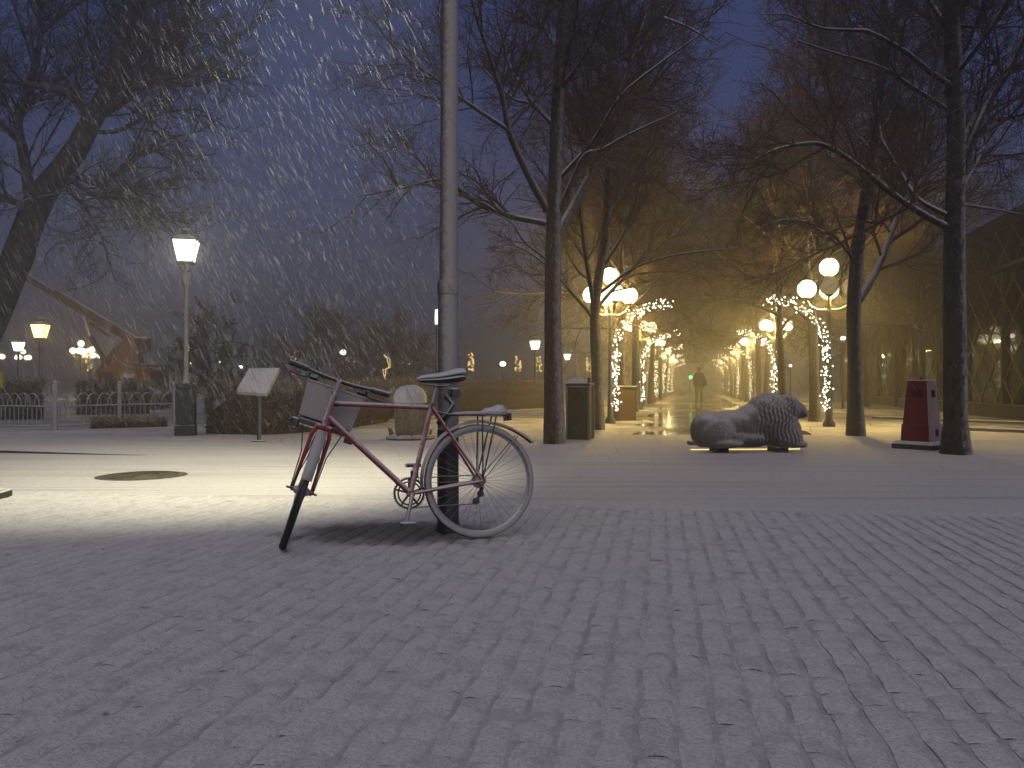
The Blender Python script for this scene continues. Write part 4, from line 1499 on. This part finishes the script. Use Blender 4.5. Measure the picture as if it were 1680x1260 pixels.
m.ball((1.595, 0, .535), (.082, .085, .070), 16, 10, ry(10))
m.ball((1.52, 0, .50), (.10, .075, .05), 16, 10)
for sy in (-1, 1):
    m.ball((.33, sy * .215, .26), (.24, .09, .20), 20, 12, ry(-18))       # haunch
    m.ball((.44, sy * .26, .125), (.22, .07, .055), 16, 10)               # hind foot
    m.ball((1.32, sy * .19, .20), (.20, .09, .17), 16, 10)                # shoulder
    m.ball((1.42, sy * .19, .115), (.17, .075, .065), 16, 10)             # forepaw
m.tube([(.04, .2, .12), (.10, .30, .10), (.35, .36, .10), (.55, .36, .10)], [.035, .035, .035, .045], 8)
tmp = m.build('lion_tmp', M['granite'])
md = tmp.modifiers.new('r', 'REMESH'); md.mode = 'VOXEL'; md.voxel_size = .011
dg = bpy.context.evaluated_depsgraph_get()
me = bpy.data.meshes.new_from_object(tmp.evaluated_get(dg))
bpy.data.objects.remove(tmp)
nv = len(me.vertices)
co = np.zeros(nv * 3); me.vertices.foreach_get('co', co); co = co.reshape(-1, 3)
ed = np.zeros(len(me.edges) * 2, int); me.edges.foreach_get('vertices', ed); ed = ed.reshape(-1, 2)
deg = np.bincount(ed.ravel(), minlength=nv).astype(float)
for it in range(10):                                # smooth
    acc = np.zeros_like(co)
    np.add.at(acc, ed[:, 0], co[ed[:, 1]]); np.add.at(acc, ed[:, 1], co[ed[:, 0]])
    co = co * .45 + .55 * acc / deg[:, None]
co[:, 2] = np.maximum(co[:, 2], .075)              # flat underside
# mane locks: grooves that run down and back over neck and chest
ctr = np.array([1.33, 0, .60])
dxy = co - ctr
wgt = np.clip((co[:, 0] - .84) / .08, 0, 1) * np.clip((1.47 - co[:, 0]) / .07, 0, 1) * np.clip((co[:, 2] - .11) / .06, 0, 1)
ua = np.arctan2(dxy[:, 2], -dxy[:, 0] + .02)
row = (co[:, 0] * 6 + co[:, 2] * 1.5)
gr = np.sin((co[:, 0] - .30 * (co[:, 2] - .45) ** 2 + .012 * np.sin(co[:, 2] * 24)) * 2 * PI / .056)
gz = .55 + .45 * np.sin(co[:, 2] * 2 * PI / .085 + np.floor(co[:, 0] / .050) * 2.1)
nrm = dxy / (np.linalg.norm(dxy, axis=1)[:, None] + 1e-6)
nrm = nrm * [.15, 1.2, .8]
co += nrm * (wgt * (.020 * gr * gz + .006))[:, None]
# thigh crease, eye hollows
co[:, 0] -= .80
me.vertices.foreach_set('co', co.ravel())
me.materials.clear(); me.materials.append(M['granite'])
me.shade_smooth(); me.update()
body = link('body', me, lion)
for x in (-.39, .44):
    MB().rbox((x, 0, .032), (.16, .36, .09), .01).build('foot_block', M['stone'], lion, False)
for x0, x1 in ((-.76, -.50), (-.28, .33), (.55, .80)):
    MB().tube([(x0, .10, .028), (x1, .10, .028)], .008, 6).build('light_tube', M['lion_light'], lion)
for sy in (-1, 1):
    MB().ball((1.53 - .80, sy * .088, .615), (.018, .012, .014), 10, 6).build('eye', M['dark'], lion)
MB().ball((1.674 - .80, 0, .560), (.016, .03, .018), 10, 6).build('nose', M['dark'], lion)

# ================================================================== MANHOLE, LUMP at the left border
c = G(233, 781)
mh = thing('manhole', 'round iron manhole cover free of snow in the pool of light', 'manhole cover', c)
MB().lathe([(.43, -.01), (.435, .004), (.415, .007)], k=40).build('rim', M['manhole'], mh)
MB().lathe([(.40, -.01), (.40, .0075), (.385, .0095)], k=40).build('lid', M['manhole'], mh)
for r_ in (.08, .17, .26, .34):
    m = MB().torus((0, 0, 0), r_, .008, 32, 5)
    o = m.build('ring', M['manhole'], mh); o.rotation_euler = (R(90), 0, 0); o.location = (0, 0, .0095)
c = G(-22, 817)
sl = thing('snowy_block', 'snow-topped stone block cut by the left edge of the picture', 'stone block', c, R(12))
MB().rbox((0, 0, .025), (.28, .3, .07), .012).build('stone', M['stone'], sl, False)
MB().lathe([(.13, .058), (.135, .068), (.10, .080), (.04, .086)], k=14).build('snow_top', M['cap'], sl)

# ================================================================== PERSON walking down the avenue
c = P(1147, HOR, 36); c[2] = .004
per = thing('person', 'person in a dark jacket and pale trousers walking on the wet avenue', 'person', c, R(180 - 8))


def skin(name, verts, edges, radii, mt, parent, rootv=0, sub=2):
    me = bpy.data.meshes.new(name)
    me.from_pydata([tuple(v_) for v_ in verts], edges, [])
    o = bpy.data.objects.new(name, me); COL.objects.link(o)
    sk = o.modifiers.new('skin', 'SKIN'); sk.use_smooth_shade = True
    for i, r_ in enumerate(radii):
        rr_ = r_ if isinstance(r_, tuple) else (r_, r_)
        me.skin_vertices[0].data[i].radius = rr_
    me.skin_vertices[0].data[rootv].use_root = True
    ss_ = o.modifiers.new('sub', 'SUBSURF'); ss_.levels = sub; ss_.render_levels = sub
    dg_ = bpy.context.evaluated_depsgraph_get(); dg_.update()
    m2 = bpy.data.meshes.new_from_object(o.evaluated_get(dg_))
    bpy.data.objects.remove(o)
    m2.materials.clear()
    for q_ in mt: m2.materials.append(q_)
    m2.shade_smooth()
    ob = link(name, m2, parent)
    return ob


pv = [(0, 0, .92), (0, .01, 1.12), (0, .02, 1.36), (0, .03, 1.46), (0, .05, 1.53), (0, .06, 1.62), (0, .06, 1.68),
      (-.17, .01, 1.40), (-.23, -.02, 1.14), (-.20, .10, .90), (-.19, .14, .80),
      (.17, .01, 1.40), (.23, .0, 1.14), (.20, -.12, .92), (.19, -.17, .83),
      (-.10, 0, .86), (-.10, .16, .48), (-.10, .10, .09), (-.10, .22, .03),
      (.10, 0, .86), (.10, -.06, .48), (.10, -.32, .16), (.10, -.24, .04)]
pe = [(0, 1), (1, 2), (2, 3), (3, 4), (4, 5), (5, 6), (2, 7), (7, 8), (8, 9), (9, 10), (2, 11), (11, 12), (12, 13), (13, 14), (0, 15), (15, 16), (16, 17), (17, 18), (0, 19), (19, 20), (20, 21), (21, 22)]
pr_ = [(.19, .14), (.18, .14), (.21, .14), (.08, .08), (.06, .06), (.085, .10), (.06, .07), .08, .062, .045, .04, .08, .062, .045, .04, .105, .075, .055, .045, .105, .075, .055, .045]
po = skin('body', pv, pe, pr_, [M['coat'], M['trousers'], M['skin'], M['black']], per)
for p_ in po.data.polygons:
    z = p_.center[2]; x = abs(p_.center[0])
    p_.material_index = 2 if z > 1.47 else (3 if z < .09 else (1 if z < .84 and x < .19 else 0))
MB().ball((0, .04, 1.645), (.088, .10, .085), 14, 9).build('hair', M['hair'], per)
bag = MB().rbox((-.27, .05, 1.0), (.10, .26, .28), .02).build('shoulder_bag', M['coat'], per, False)
for sy in (-1, 1):
    MB().ball((sy * .03, .148, 1.635), (.012, .008, .009), 8, 5).build('eye', M['dark'], per)
MB().ball((0, .163, 1.605), (.014, .02, .022), 8, 6).build('nose', M['skin'], per)

# ================================================================== BICYCLE
YAW = R(17)
brz = PI + YAW          # local +x (forward) points to world -x, a little towards the camera
bike = thing('bicycle', 'red snow-plastered bicycle with a front basket leaning on the pole', 'bicycle', (-.187, 4.80, 0.0), 0)
bike.rotation_mode = 'XYZ'
LEAN = R(5.0)
bike.matrix_local = Matrix.Translation((-.187, 4.80, .0)) @ Matrix.Rotation(brz, 4, 'Z') @ Matrix.Rotation(LEAN, 4, 'X')
r0 = .345
RH = np.array([0, 0, r0]); BBp = np.array([.425, 0, .285]); SC = np.array([.292, 0, .80])
HTb = np.array([.915, 0, .72]); ha = R(71)
U = np.array([-math.cos(ha), 0, math.sin(ha)])          # up the steering axis
Fd = np.array([math.sin(ha), 0, math.cos(ha)])          # square to it, forward
HTt = HTb + U * .145
Yv = np.array([0, 1.0, 0])
STEER = R(-92)                                          # turned away from the camera (to the right)
SM = np.array(Matrix.Rotation(STEER, 3, Vector(U)))
st = lambda v_: (np.asarray(v_) - HTb) @ SM.T + HTb


def sp_(f_, y_, u_):
    """a point of the steered front end: forward, left, up the steering axis from the lower head bearing"""
    return HTb + Fd * f_ + Yv * y_ + U * u_


# frame tubes
fr = MB()
fr.tube([HTb - U * .012, HTt + U * .012], .0185, 14)
fr.tube([HTt - U * .035, SC + [.02, 0, -.005]], .0150, 12)
fr.tube([HTb + U * .03, BBp], .0175, 12)
fr.tube([BBp, SC + (SC - BBp) * .03], .0150, 12)
fr.tube([BBp - Yv * .036, BBp + Yv * .036], .022, 14)
for sy in (-1, 1):
    fr.tube([BBp + Yv * .02 * sy + [-.01, 0, 0], RH + Yv * .062 * sy], .0098, 10)
    fr.tube([SC + Yv * .018 * sy, RH + Yv * .062 * sy], .0085, 10)
    fr.tube([RH + Yv * .062 * sy, RH + Yv * .068 * sy], .022, 10)
fr.build('frame', M['red'], bike)
MB().tube([SC + (SC - BBp) * .025, SC + (SC - BBp) * .27], .0125, 12).build('seat_post', M['steel'], bike)
MB().tube([SC + (SC - BBp) * .02 - Yv * .02, SC + (SC - BBp) * .02 + Yv * .03], .011, 8).build('seat_clamp', M['black'], bike)
MB().tube([HTt + U * .012, HTt + U * .035], .021, 14).build('headset', M['steel'], bike)
MB().tube([HTb - U * .030, HTb - U * .012], .022, 14).build('headset', M['steel'], bike)
MB().tube([HTt - U * .035 + [-.004, 0, 0], HTt - U * .035 + (SC - HTt) * .07], .0165, 12).build('top_tube_band', M['black'], bike)

# wheels: rim (the part) with tyre, hub and spokes below it
spm = MB().tube([(.0, .028, .016), (.0, .002, .305)], .0011, 4); spm = spm.mesh('spoke', M['spoke'])
spm2 = MB().tube([(.0, -.028, .016), (.0, -.002, .305)], .0011, 4); spm2 = spm2.mesh('spoke', M['spoke'])


def wheel(mat4, tyre):
    wr = MB().torus((0, 0, 0), .308, .010, 56, 8, sq=1.2).build('wheel', M['steel'], bike)
    wr.matrix_local = mat4
    MB().torus((0, 0, 0), .3250, .0205, 64, 10).build('tyre', M[tyre], wr)
    MB().lathe([(.012, -.05), (.024, -.034), (.024, -.026), (.013, -.02), (.013, .02), (.024, .026), (.024, .034), (.012, .05)], k=14, rot=np.array(Matrix.Rotation(R(90), 3, 'X'))).build('hub', M['steel'], wr)
    for i in range(36):
        o = link('spoke', spm if i % 2 else spm2, wr)
        o.matrix_local = Matrix.Rotation(2 * PI * i / 36, 4, 'Y') @ Matrix.Translation((0.0, 0, 0)) @ Matrix.Rotation(R(9 if (i // 2) % 2 else -9) * 0, 4, 'Y')
    return wr


wheel(Matrix.Translation(tuple(RH)), 'rubber')
LF = .418
hubf = st(sp_(.045, 0, -LF))
wheel(Matrix.Translation(tuple(hubf)) @ Matrix.Rotation(STEER, 4, Vector(U)), 'rubber_bare')

# fork
fk = MB()
for sy in (-1, 1):
    fk.tube([sp_(0, sy * .035, -.035), sp_(.002, sy * .052, -.09), sp_(.008, sy * .054, -.26), sp_(.045, sy * .055, -LF)], [.013, .0125, .011, .0085], 10)
    fk.tube([sp_(.045, sy * .048, -LF), sp_(.045, sy * .062, -LF)], .016, 8)
fk.tube([sp_(0, -.045, -.038), sp_(0, .045, -.038)], .017, 10)
fk.xf(st).build('fork', M['fork_red'], bike)
MB().tube([sp_(.045, -.09, -LF), sp_(.045, .09, -LF)], .007, 8).xf(st).build('axle', M['black'], bike)
# front mudguard
hub_s = sp_(.045, 0, -LF)


def guard(hub, a0, a1, Rr, wd_, n=26, flare=0.0, crown=.012):
    V = []; Fq = []
    for i in range(n + 1):
        a = a0 + (a1 - a0) * i / n
        e_ = (max(0, 1 - i / n / .35)) ** 2 * flare
        for j, (yy_, dr) in enumerate(((-wd_, -.014), (-wd_ * .6, -crown * .25), (0, 0), (wd_ * .6, -crown * .25), (wd_, -.014))):
            rr_ = Rr + dr + e_
            V.append((hub[0] + rr_ * math.cos(a), hub[1] + yy_, hub[2] + rr_ * math.sin(a)))
    for i in range(n):
        for j in range(4):
            Fq.append((i * 5 + j, (i + 1) * 5 + j, (i + 1) * 5 + j + 1, i * 5 + j + 1))
    m_ = MB().add(V, Fq)
    V2 = [(np.array(v_) - hub) * [.992, 1, .992] + hub for v_ in V]
    m_.add(V2, [q_[::-1] for q_ in Fq])
    return m_


guard(hub_s, R(50), R(188), .368, .030).xf(st).build('mudguard', M['guard'], bike)
for sy in (-1, 1):
    MB().tube([sp_(.045, sy * .066, -LF), hub_s + np.array([.366 * math.cos(R(165)), sy * .030, .366 * math.sin(R(165))])], .003, 5).xf(st).build('mudguard_stay', M['black'], bike)
    MB().tube([sp_(.045, sy * .066, -LF), hub_s + np.array([.366 * math.cos(R(140)), sy * .030, .366 * math.sin(R(140))])], .003, 5).xf(st).build('mudguard_stay', M['black'], bike)
# stem, handlebar, grips, levers
MB().tube([sp_(0, 0, .16), sp_(0, 0, .235), sp_(.02, 0, .252), sp_(.075, 0, .255)], [.013, .013, .015, .017], 12).xf(st).build('stem', M['guard'], bike)
hb = [(q_[0], q_[1], q_[2] - .04) for q_ in [(.075 - .035, .30, .308), (.068, .20, .306), (.078, .08, .297), (.078, -.08, .297), (.068, -.20, .306), (.075 - .035, -.30, .308)]]
hbar = MB().tube(resample([sp_(*q_) for q_ in hb], 24), .0115, 10).xf(st).build('handlebar', M['black'], bike)
for sy in (-1, 1):
    MB().tube([sp_(.064, sy * .195, .266), sp_(.038, sy * .308, .268)], .0175, 10).xf(st).build('grip', M['black'], hbar)
    MB().tube([sp_(.07, sy * .175, .258), sp_(.10, sy * .17, .235), sp_(.115, sy * .205, .222), sp_(.10, sy * .285, .222)], [.012, .009, .007, .006], 7).xf(st).build('brake_lever', M['black'], hbar)
    MB().rbox(sp_(.085, sy * .145, .238), (.035, .05, .035), .006).xf(st).build('shifter', M['black'], hbar, False)
# cables
for sy, q_ in ((1, .03), (-1, -.02)):
    MB().tube(resample([sp_(.10, sy * .165, .27), sp_(.17, sy * .08, .24), sp_(.13, q_, .12), sp_(.03, q_ * .8, .06)], 14), .0028, 5).xf(st).build('cable', M['black'], bike)
# basket in the steering frame
bk = MB()
f0, f1, w2, u0, u1 = .062, .29, .172, .0, .205
bt = .006
corn = [(f0, -w2), (f1, -w2), (f1, w2), (f0, w2)]


def slab(p0, p1, p2, p3, th_):
    n_ = np.cross(p1 - p0, p3 - p0); n_ /= np.linalg.norm(n_)
    q_ = [p0, p1, p2, p3]
    return q_ + [x_ - n_ * th_ for x_ in q_], [(0, 1, 2, 3), (7, 6, 5, 4), (0, 4, 5, 1), (1, 5, 6, 2), (2, 6, 7, 3), (3, 7, 4, 0)]


bkt = None
for i in range(4):
    (fa, ya), (fb, yb) = corn[i], corn[(i + 1) % 4]
    k_in = .92
    mf = (f0 + f1) / 2
    q0 = sp_(mf + (fa - mf) * k_in, ya * k_in, u0); q1 = sp_(mf + (fb - mf) * k_in, yb * k_in, u0)
    q2 = sp_(fb, yb, u1); q3 = sp_(fa, ya, u1)
    bk.add(*slab(q0, q1, q2, q3, bt))
bk.add(*slab(sp_(f0 + .01, -w2 * .92, u0 + .004), sp_(f1 - .01, -w2 * .92, u0 + .004), sp_(f1 - .01, w2 * .92, u0 + .004), sp_(f0 + .01, w2 * .92, u0 + .004), bt))
bkt = bk.xf(st).build('basket', M['basket'], bike, False)
MB().tube([sp_(*q_) for q_ in ((f0, -w2, u1), (f1, -w2, u1), (f1, w2, u1), (f0, w2, u1), (f0, -w2, u1))], .007, 6).xf(st).build('basket_rim', M['basket'], bkt)
MB().rbox((0, 0, 0), (.20, .30, .035), .01).xf(lambda v_: np.array([sp_(.19 + q_[0], q_[1], -.030 + q_[2]) for q_ in v_])).xf(st).build('basket_base', M['black'], bkt, False)
MB().tube([sp_(.03, 0, -.02), sp_(.10, 0, -.03), sp_(.19, 0, -.03)], .011, 7).xf(st).build('basket_bracket', M['black'], bkt)
for sy in (-1, 1):
    MB().tube([sp_(.16, sy * .12, -.04), sp_(.10, sy * .075, -.2), sp_(.045, sy * .066, -LF)], .0045, 6).xf(st).build('basket_stay', M['black'], bkt)
    MB().rbox((0, 0, 0), (.06, .05, .06), .01).xf(lambda v_, s_=sy: np.array([sp_(.14 + q_[0], s_ * .165 + q_[1], -.05 + q_[2]) for q_ in v_])).xf(st).build('basket_clip', M['black'], bkt, False)

# saddle
def saddle(dz, infl, mt, nm, par, top_only=False):
    st_ = [(.150, .012, .002, .25), (.135, .020, .003, .5), (.10, .026, .004, .62), (.04, .036, .005, .72), (-.02, .056, .009, .9), (-.08, .080, .016, 1.1), (-.115, .076, .020, 1.0), (-.132, .05, .018, .5)]
    V = []; Fq = []; K = 12
    for x, hw, z, tk in st_:
        for k in range(K):
            a = 2 * PI * k / K
            zz = math.sin(a)
            V.append((x * (1 + infl * .1), (hw + infl * .01) * math.cos(a), z + dz * tk + (.018 if zz > 0 else .026) * tk * zz * (1 if not top_only else (1.7 if zz > 0 else .3))))
    for i in range(len(st_) - 1):
        for k in range(K):
            Fq.append((i * K + k, (i + 1) * K + k, (i + 1) * K + (k + 1) % K, i * K + (k + 1) % K))
    Fq.append(tuple(range(K))); Fq.append(tuple(range((len(st_) - 1) * K, len(st_) * K))[::-1])
    m_ = MB().add(V, Fq)
    m_.xf(lambda v_: v_ + np.array([.215, 0, .955]))
    return m_.build(nm, M[mt], par)


sdl = saddle(0, 0, 'black', 'saddle', bike)
saddle(.027, .6, 'cap', 'snow_layer', sdl, True)
for sy in (-1, 1):
    MB().tube([(.34, sy * .018, .935), (.26, sy * .022, .925), (.20, sy * .022, .925), (.14, sy * .03, .945)], .0045, 6).build('saddle_rail', M['black'], sdl)
MB().rbox((.15, 0, .885), (.06, .08, .055), .01).build('saddle_bag', M['black'], bike, False)

# rear mudguard, rack, stays
guard(RH, R(145), R(-5), .372, .030, 30, .0)
rgd = guard(RH, R(180 - 33), R(-4), .370, .029, 34, .050)
rgd.build('mudguard', M['guard'], bike)
for sy in (-1, 1):
    MB().tube([RH + Yv * .07 * sy, RH + np.array([-.366 * math.cos(R(48)), sy * .03, .366 * math.sin(R(48))])], .003, 5).build('mudguard_stay', M['black'], bike)
rk = MB()
for sy in (-.055, 0, .055):
    rk.tube([(.20, sy, .750), (.0, sy, .748), (-.17, sy, .745)], .0055, 7)
for x in (.19, .08, -.04, -.17):
    rk.tube([(x, -.06, .747), (x, .06, .747)], .0055, 7)
for sy in (-1, 1):
    rk.tube([(-.01, .058 * sy, .745), (.0, .074 * sy, .36)], .005, 7)
    rk.tube([(-.10, .058 * sy, .745), (.0, .074 * sy, .36)], .005, 7)
    rk.tube([(.20, .055 * sy, .75), (.27, .02 * sy, .77)], .005, 7)
rack = rk.build('rack', M['black'], bike)
m = MB()
m.ball((-.10, 0, .765), (.085, .062, .030), 16, 8)
m.ball((-.13, 0, .778), (.045, .05, .032), 14, 8)
m.build('snow_heap', M['cap'], rack)
m = MB(); m.ball((.06, 0, .757), (.12, .055, .012), 16, 8); m.build('snow_heap', M['cap'], rack)
MB().rbox((-.185, 0, .735), (.025, .11, .05), .006).build('rear_lamp', M['black'], bike, False)
MB().tube([(.243, -.03, .70), (.20, .03, .74), (.16, .0, .82), (.20, -.02, .86)], .018, 8).build('coil_lock', M['black'], bike)

# drivetrain (on the far, right-hand side)
ch = MB()
CR = BBp - Yv * .052
RX = np.array(Matrix.Rotation(R(90), 3, 'X'))
ch.torus(CR, .088, .006, 40, 6, sq=.5)
ch.torus(CR + Yv * .008, .068, .005, 32, 6, sq=.5)
for i in range(5):
    a = i * 2 * PI / 5 + .3
    ch.tube([CR, CR + np.array([math.cos(a), 0, math.sin(a)]) * .086], .007, 6)
for i in range(40):
    a = i * 2 * PI / 40
    ch.box(CR + np.array([math.cos(a), 0, math.sin(a)]) * .096, (.006, .003, .006))
ch.build('chainring', M['black'], bike)
for sy, an in ((1, R(-76)), (-1, R(104))):
    e_ = BBp + Yv * .075 * sy + np.array([math.cos(an), 0, math.sin(an)]) * .17
    ck = MB().tube([BBp + Yv * .055 * sy, BBp + Yv * .068 * sy + (e_ - BBp - Yv * .075 * sy) * .2, e_], [.014, .012, .010], 8).build('crank', M['steel'], bike)
    MB().rbox(e_ + Yv * .06 * sy, (.085, .09, .024), .006).build('pedal', M['black'], ck, False)
cs = MB()
for i, r_ in enumerate((.045, .040, .035, .030, .025)):
    cs.lathe([(r_, 0), (r_, .002)], c=RH + [0, -.036 - i * .0045, 0], k=24, rot=RX)
cs.build('cassette', M['steel'], bike)
dr = MB()
dr.tube([RH + [-.005, -.066, -.01], RH + [-.03, -.07, -.05], RH + [-.02, -.06, -.075]], [.010, .014, .010], 8)
dr.lathe([(.022, -.004), (.022, .004)], c=RH + [-.015, -.05, -.08], k=14, rot=RX)
dr.lathe([(.022, -.004), (.022, .004)], c=RH + [.015, -.05, -.125], k=14, rot=RX)
dr.tube([RH + [-.015, -.055, -.08], RH + [.015, -.055, -.125]], .009, 6)
dr.build('derailleur', M['black'], bike)
cn = MB()
cn.tube([RH + [0, -.05, .035], CR + [0, 0, .088]], .0035, 5)
cn.tube([RH + [.03, -.05, -.14], CR + [0, 0, -.088]], .0035, 5)
cn.build('chain', M['black'], bike)
MB().rbox(BBp + [-.03, -.035, .115], (.045, .04, .05), .008).build('front_derailleur', M['black'], bike, False)
# rear brake
MB().tube([SC + [-.09, -.03, -.08], SC + [-.095, 0, -.055], SC + [-.09, .03, -.08], SC + [-.08, .035, -.12]], .007, 6).build('brake_calliper', M['black'], bike)

# ================================================================== FALLING SNOW
rg = np.random.default_rng(99)
V = []; Fq = []; off = 0
fall = np.array([.52, -.10, -1.0])  # flakes stretched into slivers, their motion trails put into the shape


def streaks(n, xr, yr, zr, ln_, rad_, tilt=.12, keep=None):
    global off
    q = np.stack([rg.uniform(*xr, n), rg.uniform(*yr, n), rg.uniform(*zr, n)], 1)
    if keep is not None: q = q[keep(q)]
    n = len(q)
    d = fall + rg.normal(0, tilt, (n, 3)) * [1, 1, .3]
    d[:, 0] += .05 * np.clip(-q[:, 0] - 2.5, 0, 6)
    d /= np.linalg.norm(d, axis=1)[:, None]
    ln = rg.uniform(*ln_, n)[:, None]; rr = rg.uniform(*rad_, n)[:, None]
    a = np.cross(d, [0, 1, 0]); a /= np.linalg.norm(a, axis=1)[:, None]
    b = np.cross(d, a)
    v = np.stack([q - d * ln / 2, q + a * rr, q + b * rr, q - a * rr, q - b * rr, q + d * ln / 2], 1).reshape(-1, 3)
    fz = np.array([(0, 1, 2), (0, 2, 3), (0, 3, 4), (0, 4, 1), (5, 2, 1), (5, 3, 2), (5, 4, 3), (5, 1, 4)])
    f = (np.arange(n)[:, None, None] * 6 + fz[None]).reshape(-1, 3) + off
    off += len(v)
    V.append(v); Fq.append(f)


incone = lambda q: (np.abs(q[:, 0] / q[:, 1]) < .75) & (q[:, 2] < CAMZ + .55 * q[:, 1]) & (q[:, 2] > .05)
streaks(20000, (-6.5, -.3), (3.4, 9.5), (.8, 6.0), (.08, .20), (.0005, .0014), keep=incone)
streaks(17000, (-11, -2.0), (8, 16), (.4, 7.0), (.09, .21), (.0008, .0019), keep=incone)
streaks(6000, (-2, 8), (5, 14), (.3, 6.0), (.05, .12), (.0008, .0018), keep=incone)
streaks(7000, (-1, 12), (14, 40), (.3, 5.0), (.05, .11), (.002, .004), keep=incone)
o = link('falling_snow', npmesh('falling_snow', np.vstack(V), np.vstack(Fq), M['flake']))
tag(o, 'slanting slivers shaped as motion streaks of snow falling through the lamp light', 'falling snow', kind='stuff')

# ================================================================== HAZE
m = MB()
m.box((0, 155, 6.3), (320, 370, 14.8))
t = NT('haze_air')
pvn = t.n('ShaderNodeVolumePrincipled')
pvn.inputs['Color'].default_value = (.90, .90, .93, 1)
pvn.inputs['Density'].default_value = HAZE_DENSITY
pvn.inputs['Anisotropy'].default_value = .65
t.l(pvn.outputs[0], t.out.inputs['Volume'])
hz = m.build('haze', t.m, None, False)
tag(hz, 'snow-filled hazy air over the whole square', 'haze', kind='stuff')
